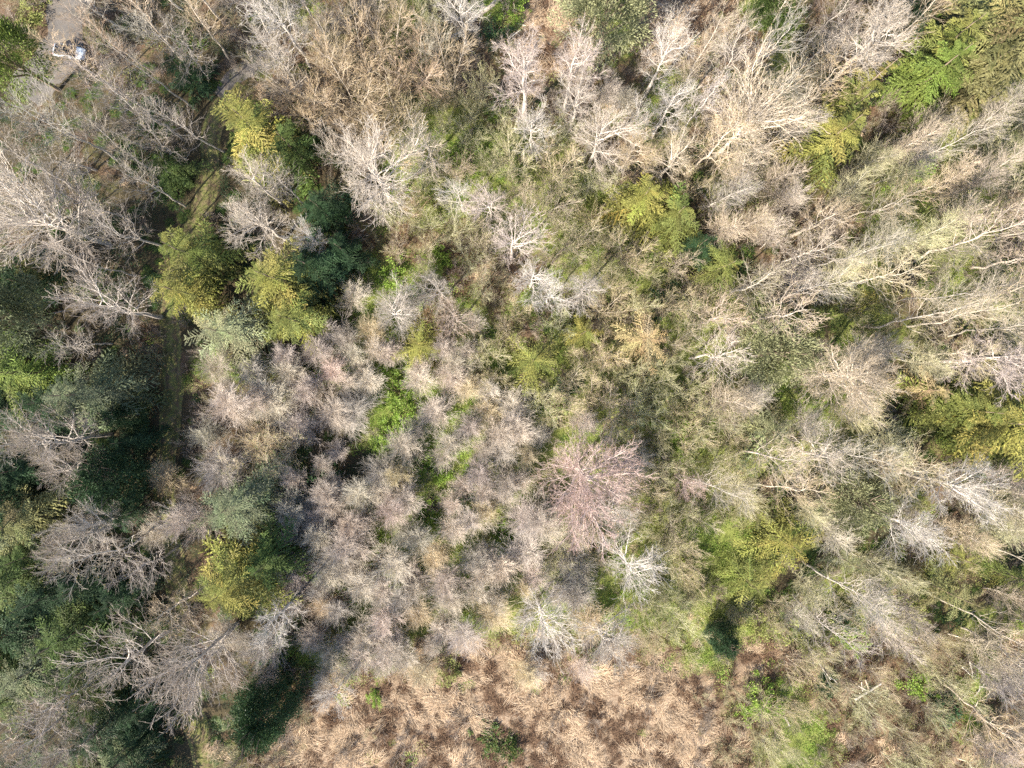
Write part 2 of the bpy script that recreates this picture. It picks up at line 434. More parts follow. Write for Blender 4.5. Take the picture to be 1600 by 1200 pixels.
def proto_fluffy(seed, h=5., stems=1, budq=0., nb=34, fine=.007, lean=.12, spread=.46, n2=9, n3=3):
    """feather-duster crowns: long straight twigs fanning up and out from low on the stems"""
    r = np.random.default_rng(seed); a = G(); g = G(); Ps = []
    for i in range(stems):
        an = i*6.283/stems + r.random(); d = (lean*math.cos(an), lean*math.sin(an), 1)
        Ps.append(path(r, (.1*math.cos(an), .1*math.sin(an), -.2), d, h*(.85+.2*r.random()), 8, .03, (.1*math.cos(an), .1*math.sin(an), 0)))
    P = np.concatenate(Ps); R = np.repeat(np.linspace(.05, .012, 8)[None], stems, 0)*(h/5.)**.7
    a.tubes(P, R, 5, 0)
    A, Ra = spawn(r, P, R, nb, .18, .97, .80, lambda t: spread*(1.05-.62*t), .22, .12, .08, 5, .5, .4, fine*1.25)
    g.tubes(A, Ra, 3, 0)
    B, Rb = spawn(r, A, Ra, n2, .12, 1., .42, lambda t: .55*(1-.45*t), .06, .05, .08, 3, .75, .5, fine)
    g.tubes(B, Rb, 3, 1)
    C, Rc = spawn(r, B, Rb, n3, .2, 1., .38, lambda t: .55*(1-.4*t), .04, .03, .08, 3, .8, .6, fine*.85)
    g.tubes(C, Rc, 3, 1); buds(r, g, C, budq, .10, .06)
    return a.mesh("trunk", [BARK], True), g.mesh("crown", [LIMB, TWIG, BUD]), extent(g)
PROTO = {
    'T': [proto_tall(200+i, 17, .15, .21, .38) for i in range(5)],
    'U': [proto_tall(210+i, 20, .35, .18, .36) for i in range(5)],
    'S': [proto_fluffy(220+i, 5., 1, .0, 60, .0050, .12, .48, 12, 5) for i in range(5)],
    'F': [proto_fluffy(250+i, 14., 1, .2, 54, .0095, .05, .25, 10, 4) for i in range(4)],
    'Y': [proto_fluffy(230+i, 7.5, 3, .8, 16, .009, .25, .42) for i in range(5)],
    'A': [proto_fluffy(240+i, 11., 3, .35, 18, .012, .14, .30) for i in range(4)],
}
PH = dict(T=17., U=20., S=5., Y=7.5, A=11., F=14.)
PZ = dict(T=.72, U=.70, S=.65, Y=.65, A=.65, F=.65)
PNAME = dict(T="bare_tree", U="budding_tree", S="bare_sapling", Y="budding_sapling", A="bare_thicket_tree", F="feathery_tree")

def proto_tree(k, px, py, rpx, h, tint, bud=1.0, name=None, seed=0):
    r = np.random.default_rng(int(px*31+py*17)+seed)
    x, y = p2w(px, py, PZ[k]*h); z = gh(x, y)
    rm = rpx*.75*(H-PZ[k]*h)/800
    tm, cm, ext = PROTO[k][r.integers(len(PROTO[k]))]
    sx = rm/ext; sz = h/PH[k]
    o = empty(name or PNAME[k], (x, y, z), r.random()*6.28, (sx, sx, sz))
    tc = np.clip(np.array(TINT[tint])*(1.2 if k == 'S' else 1.08 if k == 'Y' else 1.)*(.84+.30*r.random())*(1+.018*r.normal(size=3)), .02, .8)
    part("trunk", tm, o, (*bark_of(tc), 1)); part("crown", cm, o, (*tc, bud))
    return o

# ---- conifers: boughs as parts
def bough_mesh(seed, droop=.18, dens=1.25, spray=.075, wide=.42):
    r = np.random.default_rng(seed); g = G()
    P = path(r, (0, 0, 0), (1, 0, 0), 1., 8, .02, (0, 0, -droop)); R = np.linspace(.012, .003, 8)[None]
    g.tubes(P, R, 4, 0)
    n = 13; C0 = []; D0 = []
    tt = np.linspace(.1, .97, n)
    for s in (-1, 1):
        for q in tt:
            q = q + r.normal()*.02
            b = P[0, :, :][min(7, max(0, int(q*7)))]*0
            fx = np.array([np.interp(q, np.linspace(0, 1, 8), P[0, :, i]) for i in range(3)])
            a = s*(.75+.25*r.random()); L = wide*(1-.68*q)*(.6+.55*r.random())
            d = np.array([math.cos(a), math.sin(a), -.18+.2*r.normal()*.5]); d /= np.linalg.norm(d)
            m = max(3, int(L/.035*dens)); u = np.linspace(.08, 1, m)[:, None]
            pts = fx + d*L*u + np.array([0, 0, -.25])*L*u*u
            C0.append(pts); D0.append(np.repeat(d[None], m, 0))
            g.tubes(np.stack([fx, fx+d*L*.5+np.array([0, 0, -.06])*L, fx+d*L+np.array([0, 0, -.25])*L])[None], np.array([[.004, .003, .0015]]), 3, 0)
    mpts = np.stack([np.interp(np.linspace(.2, 1, 22), np.linspace(0, 1, 8), P[0, :, i]) for i in range(3)], 1)
    C0.append(mpts); D0.append(np.repeat(np.array([[1., 0, 0]]), 22, 0))
    C = np.concatenate(C0); D = np.concatenate(D0)
    C = np.concatenate([C, C]); D = np.concatenate([D, D])
    D = D + .38*r.normal(size=D.shape); D[:, 2] *= .7; D = unit(D)
    S = np.cross(D, Z3) + .5*r.normal(size=D.shape); S = unit(S - (S*D).sum(1, keepdims=True)*D)
    g.leaves(C - D*spray*.2, D, S, spray*(.6+.8*r.random(len(C))), spray*.34, 1)
    return g.mesh("bough", [BARK, NEEDLE])
BOUGHS = [bough_mesh(300+i) for i in range(6)]
BOUGHS_THIN = [bough_mesh(320+i, .22, .9, .06, .28) for i in range(4)]
BOUGHS_DROOP = [bough_mesh(340+i, .42, 1.1, .068, .36) for i in range(4)]
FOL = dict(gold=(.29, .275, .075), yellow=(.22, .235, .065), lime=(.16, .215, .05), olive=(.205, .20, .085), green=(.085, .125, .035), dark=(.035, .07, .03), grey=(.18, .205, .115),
           beige=(.44, .35, .19), sage=(.28, .29, .16))
def conifer(px, py, rpx, h, fol, label, bank=None, n=None, name="fir_tree", prof=.75, base=.12, barkc=(.26, .20, .15)):
    r = np.random.default_rng(int(px*3+py*11))
    rm = rpx*.75*(H-.4*h)/800
    x, y = p2w(px, py, .42*h); z = gh(x, y)
    o = empty(name, (x, y, z-.1), r.random()*6.28); tag(o, label, "tree")
    part("trunk", TRUNKS[r.integers(4)], o, (*barkc, 1), s=(h*.8, h*.8, h*.97))
    n = n or int(22 + rm*5); rm *= 1.18
    bank = bank or BOUGHS
    fc = np.array(FOL[fol]); lob = r.random(3)*6.28
    for i in range(n):
        tiers = max(5, int(n/6.5)); f = (math.floor((i+.5)/n*tiers) + .35*r.random()+.2)/tiers; zz = h*(base + (.97-base)*f)
        az = 2.39996*i + r.normal()*.3
        irr = 1 + .16*math.sin(2*az+lob[0]) + .12*math.sin(3*az+lob[1])
        L = max(.35, rm*irr*(1-f**1.25)**prof*(.65+.55*r.random())*1.08)
        el = -.16 + .7*f**1.5 + r.normal()*.12
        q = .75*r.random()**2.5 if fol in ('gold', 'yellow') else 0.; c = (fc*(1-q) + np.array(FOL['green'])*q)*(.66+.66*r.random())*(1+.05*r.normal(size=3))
        part("bough", bank[r.integers(len(bank))], o, (*np.clip(c, .01, .8), 1), (0, 0, zz), (r.normal()*.2, -el, az), (L, L*1.05, L))
    return o

# ---- rounded evergreens: trunk + crown of leaf clumps
def proto_round(seed, mat, tall=1.25, ncl=150, nl=46, leaf=.062, spiky=False, low=False):
    r = np.random.default_rng(seed); a = G(); g = G()
    P = path(r, (0, 0, -.05), (0, 0, 1), tall*1.1, 8, .03); a.tubes(P, np.linspace(.06, .02, 8)[None], 6, 0)
    A, Ra = spawn(r, P, np.linspace(.06, .02, 8)[None], 16, .25, .95, .9, lambda t: .55*(1.1-.6*t), .3, .1, .1, 5, .5, .4, .006); a.tubes(A, Ra, 4, 0)
    d = rdir(r, ncl); d[:, 2] = np.where(d[:, 2] < (-.95 if low else -.35), -d[:, 2], d[:, 2])
    lob = 1 + .22*np.sin(3*np.arctan2(d[:, 1], d[:, 0]) + seed) * (1-np.abs(d[:, 2])) + .13*r.normal(size=ncl)
    rad = (.55+.45*r.random(ncl)**.5)*lob
    C = np.stack([d[:, 0]*rad, d[:, 1]*rad, tall*((.52 if low else .62) + (.50 if low else .42)*d[:, 2]*rad)], 1)
    if low: k_ = (1.12 - .55*np.clip(C[:, 2]/tall, 0, 1))[:, None]; C[:, :2] *= k_
    cs = .13+.10*r.random(ncl)
    o = rdir(r, ncl*nl).reshape(ncl, nl, 3)*(r.random((ncl, nl, 1))**.4)
    o[..., 2] *= .7
    E = (C[:, None] + o*cs[:, None, None]).reshape(-1, 3)
    D = unit((o + .7*d[:, None]*(1 if spiky else .4) + .35*rdir(r, ncl*nl).reshape(ncl, nl, 3)).reshape(-1, 3))
    S = np.cross(D, Z3) + .5*r.normal(size=D.shape); S = unit(S - (S*D).sum(1, keepdims=True)*D)
    g.leaves(E, D, S, leaf*(.7+.6*r.random(len(E))), leaf*(.25 if spiky else .55), 0)
    return a.mesh("trunk", [BARK], True), g.mesh("crown", [mat])
ROUND = {
    'holly': [proto_round(400, LEAF_DARK, 1.5, 420, 80, .046, low=True)],
    'pine': [proto_round(410+i, NEEDLE, 1.35, 170, 80, .075, True) for i in range(2)],
    'cedar': [proto_round(420+i, NEEDLE, 1.7, 260, 60, .055, low=True) for i in range(2)],
}
def rounded(kind, px, py, rpx, h, fol, label, name):
    r = np.random.default_rng(int(px*5+py*3))
    zc = .6 if kind == 'pine' else .5; x, y = p2w(px, py, zc*h); z = gh(x, y); rm = rpx*.75*(H-zc*h)/800
    tall = {'holly': 1.5, 'pine': 1.35, 'cedar': 1.7}[kind]
    o = empty(name, (x, y, z), r.random()*6.28, (rm, rm, h/tall/1.04)); tag(o, label, "tree")
    tm, cm = ROUND[kind][r.integers(len(ROUND[kind]))]
    part("trunk", tm, o, (.25, .19, .15, 1)); part("crown", cm, o, (*FOL[fol], 1))
    return o

# ---- leafy bushes
def proto_bush(seed, mat, nl=1500, leaf=.09, ragged=.25):
    r = np.random.default_rng(seed); a = G(); g = G()
    d = rdir(r, 16); d[:, 2] = np.abs(d[:, 2])*.7+.25
    P = np.stack([np.zeros((16, 3)), d*.35+r.normal(size=(16, 3))*.05, d*.8+r.normal(size=(16, 3))*.08], 1); a.tubes(P, np.repeat(np.array([[.018, .012, .006]]), 16, 0), 3, 0)
    ncl = 34; c = rdir(r, ncl); c[:, 2] = np.abs(c[:, 2]); rr = (.45+.5*r.random(ncl))[:, None]; C = c*rr*(1+ragged*r.normal(size=(ncl, 1)))
    i = r.integers(ncl, size=nl); o = rdir(r, nl)*(r.random((nl, 1))**.5)
    E = C[i] + o*(.16+.14*r.random((ncl, 1)))[i]; E[:, 2] = np.maximum(E[:, 2]*.62, .02)
    D = rdir(r, nl); D[:, 2] *= .35; D = unit(D + .4*c[i]); S = np.cross(D, Z3)+.35*r.normal(size=D.shape); S = unit(S)
    g.leaves(E, D, S, leaf*(.6+.8*r.random(nl)), leaf*.7, 0)
    return a.mesh("stems", [BARK]), g.mesh("leaves", [mat])
BUSH = {'bright': [proto_bush(500+i, LEAF_BRIGHT) for i in range(3)], 'yellow': [proto_bush(510+i, LEAF_YELLOW, 1300, .08, .35) for i in range(3)],
        'dark': [proto_bush(520+i, LEAF_DARK, 1400, .10) for i in range(3)], 'fern': [proto_bush(530+i, LEAF_FERN, 1300, .11, .3) for i in range(2)]}
def bush(kind, px, py, rpx, label, hh=None, name="leafy_bush"):
    r = np.random.default_rng(int(px*9+py*19)); rm = rpx*.75*H/800; h = hh or rm*.9
    x, y = p2w(px, py, .4*h); z = gh(x, y)
    o = empty(name, (x, y, z), r.random()*6.28, (rm*(.9+.3*r.random()), rm*(.85+.3*r.random()), h/.55)); tag(o, label, "bush")
    sm, lm = BUSH[kind][r.integers(len(BUSH[kind]))]
    part("stems", sm, o, (.25, .18, .13, 1)); part("leaves", lm, o)
    return o

# ------------------------------------------------------------------ individually seen trees
CONL = []
LIME = np.array([(625, 590), (618, 640), (612, 690), (655, 722), (690, 738), (672, 800)], float)
FEAT = []                                  # (px, py, r_px, phrase) used to keep fill trees clear and as landmarks
OPEN = {1168, 308, 306, 262, 430, 165, 195, 845, 985, 582, 832, 800, 62, 716, 708, 1036, 1044, 668, 440, 1290, 525, 486, 60}
def B(px, py, r, h, tint, bud, label, lm=None, n=None):
    big_bare(px, py, r, h, tint, label, bud=bud, n=n, op=px in OPEN); FEAT.append((px, py, r, lm))
def Cn(px, py, r, h, fol, label, lm=None, **k):
    conifer(px, py, r, h, fol, label, **k); FEAT.append((px, py, r, lm)); CONL.append((px, py, r if fol not in ('dark', 'green') else r*.5))
def Rd(kind, px, py, r, h, fol, label, lm=None, name="evergreen_tree"):
    rounded(kind, px, py, r, h, fol, label, name); FEAT.append((px, py, r, lm)); CONL.append((px, py, r))

B(1168, 192, 84, 19, 'cream', 0, "largest cream bare tree, wide rayed crown beside the slim yellow fir", "the largest cream bare tree", n=46)
B(912, 745, 92, 15.5, 'pink', 0, "pink-twigged bare tree with wide rayed crown amid the grey saplings", "the wide pink bare tree", n=36)
B(955, 800, 50, 11, 'white', .3, "white-limbed bare tree touching the wide pink bare tree on its meadow side")
B(1338, 585, 76, 20, 'cream', 0, "tan-tipped round bare tree beside the sage pine", "the round tan-tipped bare tree", n=38)
B(582, 268, 78, 20, 'greypink', 0, "brownish round bare tree with drooping twigs beside the dark shaded gap", "the brownish round bare tree", n=38)
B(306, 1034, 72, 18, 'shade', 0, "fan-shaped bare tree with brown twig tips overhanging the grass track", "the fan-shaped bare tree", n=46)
B(262, 955, 38, 14, 'tan', 0, "small rusty-budded bare tree on the track edge beside the fan-shaped tree")
B(430, 966, 42, 14, 'white', .4, "slim white-limbed bare tree between the fan-shaped tree and the olive hemlock")
B(822, 108, 54, 21, 'pinkwhite', 0, "pinkish white bare tree with three upright pale stems near the fallen tree", "the pinkish white three-stemmed tree")
B(896, 100, 46, 20, 'pinkwhite', 0, "pinkish white bare tree between the three-stemmed tree and the grey-green pine")
B(1372, 58, 72, 20, 'greypink', 0, "pink-grey bare tree with broom-like crown near the tall olive fir group", "the pink-grey broom-like tree")
B(62, 345, 92, 20, 'greypink', 0, "wide pinkish white bare tree leaning out of the dark evergreens", "the wide pinkish white tree", n=40)
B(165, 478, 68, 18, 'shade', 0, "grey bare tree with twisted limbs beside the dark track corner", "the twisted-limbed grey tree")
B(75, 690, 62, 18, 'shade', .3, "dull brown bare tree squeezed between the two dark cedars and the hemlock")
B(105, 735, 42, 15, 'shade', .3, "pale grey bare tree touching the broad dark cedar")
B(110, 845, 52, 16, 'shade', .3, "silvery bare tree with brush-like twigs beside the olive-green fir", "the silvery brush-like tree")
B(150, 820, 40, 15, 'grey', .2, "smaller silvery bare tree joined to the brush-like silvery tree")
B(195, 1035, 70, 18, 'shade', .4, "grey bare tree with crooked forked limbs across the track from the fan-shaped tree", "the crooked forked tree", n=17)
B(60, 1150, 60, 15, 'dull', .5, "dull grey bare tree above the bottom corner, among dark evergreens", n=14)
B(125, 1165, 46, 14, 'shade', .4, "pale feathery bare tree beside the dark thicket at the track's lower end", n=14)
B(845, 968, 58, 13, 'white', .2, "white star-shaped bare tree at the edge of the dry meadow", "the white star-shaped tree", n=28)
B(945, 1005, 56, 13, 'grey', .2, "grey feathery bare tree overhanging the dry meadow beside the white star-shaped tree", "the grey feathery meadow tree")
B(985, 890, 56, 15, 'white', .6, "white crooked bare tree between the meadow and the wide pink tree", "the white crooked tree")
B(525, 1085, 34, 8, 'white', .1, "small white fan-shaped tree standing in the dry meadow beside the dark holly")
B(800, 378, 48, 15, 'pinkwhite', .2, "pinkish white bare tree above the bare brown patch, middle of three", "the pinkish white middle tree")
B(832, 432, 40, 14, 'white', .3, "whitest bare tree beside the bare brown patch")
B(915, 448, 42, 14, 'grey', .1, "grey rounded bare tree standing over a dark hollow", "the grey rounded bare tree")
B(612, 488, 46, 13, 'grey', .2, "silver rounded bare tree just up from the slim yellow hemlock", "the silver rounded bare tree")
B(684, 452, 34, 12, 'grey', .1, "silver bare tree beside the brown gap and green brambles")
B(708, 492, 40, 13, 'brown', .3, "brown bare tree with curled limbs beside the brown gap")
B(936, 214, 54, 17, 'greypink', .1, "pink-brown bare tree with tangled twigs and a thick pale trunk", "the pink-brown tangled tree")
B(1036, 92, 38, 16, 'white', .6, "bright white bare tree with upright twigs, upper of a white pair", "the upper white bare tree")
B(1044, 165, 42, 16, 'white', .4, "bright white bare tree with forked trunk, lower of a white pair", "the forked white bare tree")
B(900, 160, 38, 15, 'grey', .4, "soft grey rounded tree between pinkish white and white trees")
B(832, 200, 40, 14, 'white', .5, "chalk-white bare tree with stubby upright stems", "the chalk-white tree")
B(668, 232, 48, 16, 'cream', .7, "cream bare tree with yellow twig tips and forked trunk", "the cream forked tree")
B(716, 302, 34, 12, 'white', .8, "little white bare tree among green brambles, near the fallen brown branch")
B(764, 318, 40, 13, 'pinkwhite', .2, "pinkish bare tree over a brown hollow among green brambles")
B(988, 232, 38, 13, 'tan', .8, "tan rounded tree between the tangled pink-brown tree and the bright yellow fir")
B(1290, 712, 58, 16, 'greypink', .2, "thin grey-brown tree with long arching limbs below the round tan-tipped tree", "the arching grey-brown tree")
B(1560, 560, 52, 18, 'pinkwhite', .2, "pale pink rounded tree beside the broad yellow fir", "the pale pink rounded tree")
B(1495, 760, 62, 18, 'white', .6, "ivory bare tree with dense curling twigs, right of the round sage pine".replace("right of", "across from"), "the ivory curling tree")
B(1420, 820, 52, 17, 'white', .3, "white streaky bare tree with brush-like twigs beside the round sage pine")
B(1075, 755, 32, 10, 'pink', .1, "small pink bare tree beside the wide pink bare tree")
B(720, 20, 42, 14, 'white', .6, "pale bare tree overhanging the fallen tree")
B(440, 30, 54, 17, 'white', .8, "tall pale bare tree with greenish twigs at the upper edge, near brown clearing", "the tall greenish-white tree")
B(1290, 340, 44, 16, 'tan', .8, "tan round bare tree below the slim yellow fir")
B(1050, 250, 42, 15, 'cream', .8, "cream bare tree with open crown between white forked tree and yellow fir")
B(400, 345, 52, 15, 'greypink', .1, "pinkish grey bare tree between the golden fir and the olive fir pair", "the pinkish grey tree between firs")
B(400, 285, 40, 14, 'greypink', .3, "grey twiggy tree tucked against the golden fir")
B(486, 372, 34, 12, 'white', .2, "little white arching tree in the dark gap beside the olive firs")

Cn(408, 212, 62, 17, 'gold', "golden fir with broad dense crown beside the grass track", "the golden fir")
Cn(462, 236, 48, 13, 'green', "dark green fir hidden behind the golden fir")  # shade of the golden fir's unlit side, put in as darker boughs
Cn(305, 400, 52, 17, 'yellow', "yellow-green fir overhanging the track, upper of the pair", "the upper olive fir")
Cn(292, 458, 44, 16, 'gold', "golden-tipped fir overhanging the track, lower of the pair")
Cn(440, 440, 60, 18, 'gold', "olive-gold fir with bare bleached top between two dark gaps", "the bleached-top fir", bank=BOUGHS)
Cn(490, 420, 50, 15, 'dark', "dark shaded fir behind the bleached-top fir")  # dark foliage stands in for the bleached-top fir's side away from the sun
Cn(465, 500, 52, 15, 'yellow', "yellow-green fir just above the grey saplings")
Cn(365, 520, 58, 16, 'sage', "grey-green drooping hemlock with pale bough ribs above the sapling thicket", "the pale-ribbed hemlock", bank=BOUGHS_DROOP, name="hemlock_tree")
Cn(658, 540, 46, 10, 'gold', "slim yellow hemlock with fanned boughs above the brightest brambles", "the slim yellow hemlock", bank=BOUGHS_THIN, name="hemlock_tree")
Cn(832, 565, 53, 11, 'yellow', "yellow-green hemlock with feathery fanned boughs in the middle of the wood", "the feathery yellow hemlock", bank=BOUGHS_THIN, name="hemlock_tree")
Cn(1002, 532, 52, 13, 'beige', "straw-coloured sparse hemlock with bare spreading boughs", "the straw-coloured hemlock", bank=BOUGHS_THIN, n=44, name="hemlock_tree")
Cn(1000, 318, 53, 13, 'gold', "bright yellow fir, paler half of the twin-crowned pair", "the bright yellow fir")
Cn(1050, 345, 53, 13, 'yellow', "bright yellow-green fir, greener half of the twin-crowned pair")
Cn(1286, 226, 60, 18, 'gold', "slim golden fir with dense rounded crown beside the largest cream tree", "the slim yellow fir")
Cn(1334, 152, 34, 19, 'gold', "narrow spire-topped golden fir above the slim yellow fir", "the spire-topped fir")
Cn(1308, 185, 39, 15, 'yellow', "dark-sided yellow fir between the spire-topped and slim yellow firs")
Cn(1124, 422, 51, 12, 'yellow', "pale yellow open fir beside dark shade on the alder side", "the pale yellow open fir", bank=BOUGHS_THIN)
Cn(1196, 672, 53, 12, 'sage', "dark sparse hemlock with fanned boughs below the sage pine", "the dark sparse hemlock", bank=BOUGHS_THIN, n=40, name="hemlock_tree")
Cn(1556, 660, 78, 17, 'gold', "broad golden fir reaching the edge under the pale pink tree", "the broad golden fir")
Cn(1500, 640, 57, 14, 'yellow', "yellow-green fir with dark hollow, joined to the broad golden fir")
Cn(1440, 610, 34, 11, 'beige', "tan-yellow fir between the round tan-tipped tree and the broad golden fir", bank=BOUGHS_THIN)
Cn(1220, 842, 62, 13, 'gold', "ragged olive-gold fir over dark shade near the sage round pine", "the ragged olive-gold fir", bank=BOUGHS_THIN)
Cn(1165, 905, 50, 11, 'yellow', "straggly yellow-green fir next to the ragged olive-gold fir", bank=BOUGHS_THIN)
Cn(1180, 800, 34, 10, 'olive', "small olive fir at the shaded foot of the ragged olive-gold fir", bank=BOUGHS_THIN)
Cn(1568, 62, 92, 22, 'olive', "tall olive fir with tiered boughs in the upper corner", "the tall olive fir", n=90)
Cn(1452, 120, 60, 15, 'lime', "lime-green fir, nearest to the bare trees in the corner fir group", "the lime-green corner fir")
Cn(1472, 75, 48, 15, 'yellow', "yellow-lit fir over a dark gap in the corner fir group")
Cn(1520, 118, 44, 14, 'olive', "olive fir joined to the tall tiered fir")
Cn(152, 614, 60, 18, 'grey', "grey-green drooping hemlock beside the shaded track", "the grey-green hemlock", bank=BOUGHS_DROOP, n=74, name="hemlock_tree")
Cn(35, 585, 60, 18, 'lime', "bright green hemlock with long straight pale boughs at the edge", "the edge hemlock", bank=BOUGHS_DROOP, name="hemlock_tree")
Cn(48, 812, 56, 16, 'olive', "olive-green fir beside the silvery brush-like tree", "the olive-green edge fir")
Cn(380, 785, 64, 17, 'grey', "grey-green drooping hemlock above the olive hemlock and dark gap", "the shaggy grey hemlock", bank=BOUGHS_DROOP, n=70, name="hemlock_tree")
Cn(375, 905, 68, 17, 'gold', "olive-gold hemlock with shaggy boughs beside the fan-shaped tree", "the olive hemlock", bank=BOUGHS_DROOP, n=84, name="hemlock_tree")
Cn(428, 872, 52, 14, 'green', "dark green fir on the shaded side of the olive hemlock")  # olive hemlock's shaded half, made as a second crown in darker green
Cn(120, 985, 60, 17, 'green', "dark green hemlock with pale feathery tips, across the track from rusty-budded tree", "the dark feathery hemlock", bank=BOUGHS_DROOP, name="hemlock_tree")
Cn(60, 1045, 62, 17, 'grey', "blue-green hemlock beside the crooked forked tree", "the blue-green hemlock", bank=BOUGHS_DROOP, name="hemlock_tree")
Cn(22, 1085, 46, 14, 'green', "yellow-streaked dark fir in the lower corner evergreens", bank=BOUGHS_DROOP)
Cn(18, 905, 52, 16, 'green', "dark green fir at the edge beside a black gap", "the edge dark fir")
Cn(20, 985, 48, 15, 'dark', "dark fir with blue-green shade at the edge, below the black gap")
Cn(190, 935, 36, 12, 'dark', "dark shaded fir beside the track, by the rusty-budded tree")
Cn(205, 985, 36, 12, 'green', "small green fir with bright tips beside the crooked forked tree", bank=BOUGHS_DROOP)
Cn(1480, 925, 46, 13, 'olive', "olive fir with dark hollow near the ivory trees and scrub", "the olive scrub fir", bank=BOUGHS_THIN)
Cn(1485, 866, 30, 11, 'gold', "small golden fir poking out beside the olive scrub fir", bank=BOUGHS_THIN)
Cn(1590, 905, 34, 12, 'yellow', "yellow-green fir at the edge near the olive scrub fir", bank=BOUGHS_THIN)
Cn(1275, 500, 38, 11, 'yellow', "small yellow-green fir in a dark gap above the sage pine", bank=BOUGHS_THIN)
Cn(1380, 470, 32, 12, 'gold', "little golden fir among tall pale trunks, above the round tan-tipped tree", bank=BOUGHS_THIN)
Cn(910, 522, 34, 10, 'gold', "little yellow fir beside the straw-coloured hemlock", bank=BOUGHS_THIN)
Cn(1320, 875, 30, 10, 'sage', "sparse sage fir beside dark shade near the ragged olive-gold fir", bank=BOUGHS_THIN)
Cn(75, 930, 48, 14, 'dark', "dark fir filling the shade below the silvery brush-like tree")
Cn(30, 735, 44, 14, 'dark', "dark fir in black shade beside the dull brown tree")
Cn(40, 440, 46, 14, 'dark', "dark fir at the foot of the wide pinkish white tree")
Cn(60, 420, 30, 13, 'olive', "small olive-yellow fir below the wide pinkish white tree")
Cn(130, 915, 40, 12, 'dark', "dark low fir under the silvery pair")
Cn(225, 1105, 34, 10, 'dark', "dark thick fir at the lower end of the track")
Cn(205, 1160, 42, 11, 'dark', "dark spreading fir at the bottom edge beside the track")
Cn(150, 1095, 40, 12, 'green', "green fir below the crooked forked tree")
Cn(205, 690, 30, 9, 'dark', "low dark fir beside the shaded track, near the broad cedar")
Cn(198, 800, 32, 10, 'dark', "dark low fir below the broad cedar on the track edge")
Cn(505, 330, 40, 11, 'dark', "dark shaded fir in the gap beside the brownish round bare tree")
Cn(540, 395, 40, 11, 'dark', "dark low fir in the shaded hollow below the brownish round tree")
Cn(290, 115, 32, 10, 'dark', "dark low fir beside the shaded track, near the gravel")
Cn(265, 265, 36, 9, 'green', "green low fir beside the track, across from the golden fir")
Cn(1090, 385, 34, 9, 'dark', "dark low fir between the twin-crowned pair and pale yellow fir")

Rd('pine', 950, 22, 70, 16, 'sage', "grey-green bushy pine at the upper edge near the dry clearing", "the grey-green bushy pine", "pine_tree")
Rd('pine', 1208, 552, 56, 13, 'sage', "sage-green lumpy pine beside the round tan-tipped bare tree", "the sage pine", "pine_tree")
Rd('pine', 1335, 778, 50, 12, 'sage', "round sage pine with dark shaded side near the ivory trees", "the round sage pine", "pine_tree")
Rd('pine', 22, 500, 58, 17, 'grey', "soft grey-green pine at the edge above the edge hemlock", "the soft grey-green pine", "pine_tree")
Rd('pine', 22, 95, 56, 15, 'lime', "bright green lumpy evergreen at the edge near the parked car", "the lumpy evergreen by the car", "pine_tree")
Rd('cedar', 172, 748, 54, 12, 'dark', "broad dark green cedar with fringed crown beside the track", "the broad dark cedar", "cedar_tree")
Rd('cedar', 1130, 1000, 28, 8, 'dark', "small dark green cedar alone at the meadow edge", "the lone dark cedar", "cedar_tree")
Rd('cedar', 1415, 25, 30, 10, 'dark', "dark cedar in shade between pink-grey broom-like tree and tall olive fir", None, "cedar_tree")
Rd('holly', 416, 1112, 50, 14, 'dark', "dense glossy dark holly at the track side of the dry meadow", "the dark holly", "holly_tree")
Rd('cedar', 1210, 8, 34, 9, 'green', "small green cedar at the upper edge by the dry clearing", None, "cedar_tree")
Rd('cedar', 196, 650, 26, 9, 'dark', "little dark cedar between the grey-green hemlock and the track", None, "cedar_tree")

# feathery grey saplings the photograph shows one by one, and others filled in from the map
FILL = []                                  # (object, px, py, kind, description)
def sap(px, py, r, h=5., tint='greypink', k='S', bud=.3):
    h2 = h*(.9+.2*rng.random())
    o = proto_tree(k, px, py, r, h2, tint, bud); FEAT.append((px, py, r*.8, None))
    FILL.append((o, px, py, k, tint))
for a in [(332, 570, 30, 6), (465, 580, 25, 5), (515, 572, 24, 5), (545, 470, 27, 6), (585, 528, 27, 5), (345, 640, 38, 8), (345, 716, 42, 8.5), (440, 640, 42, 6), (415, 610, 30, 6),
          (312, 812, 34, 9), (530, 800, 30, 6), (565, 782, 28, 6), (600, 800, 30, 6), (560, 850, 34, 6), (500, 850, 26, 6), (600, 870, 36, 7), (622, 778, 30, 6), (540, 835, 26, 6), (635, 825, 24, 5),
          (680, 858, 27, 5), (702, 780, 20, 4), (722, 765, 20, 5), (754, 815, 28, 5), (768, 800, 22, 5), (690, 930, 22, 5), (752, 905, 24, 6), (790, 900, 28, 6), (655, 910, 22, 5),
          (560, 925, 30, 6), (612, 962, 28, 6), (590, 1000, 26, 5), (650, 968, 26, 5), (700, 975, 24, 5), (735, 1005, 32, 6), (632, 1040, 26, 5), (560, 1010, 26, 5), (640, 705, 30, 6),
          (700, 540, 22, 5), (742, 542, 22, 5), (724, 566, 24, 5), (660, 602, 28, 5), (705, 610, 26, 5), (735, 598, 24, 5), (692, 650, 30, 5), (740, 652, 27, 5), (720, 690, 26, 5),
          (770, 670, 26, 5), (800, 682, 26, 5), (745, 700, 24, 5), (790, 740, 28, 6), (760, 620, 22, 5), (650, 580, 20, 4), (575, 575, 22, 4), (620, 545, 24, 5), (545, 555, 20, 4)]:
    sap(a[0], a[1], a[2]*1.12, a[3], ['greypink', 'grey', 'greypink', 'straw', 'greypink'][int(a[0]+a[1]) % 5])
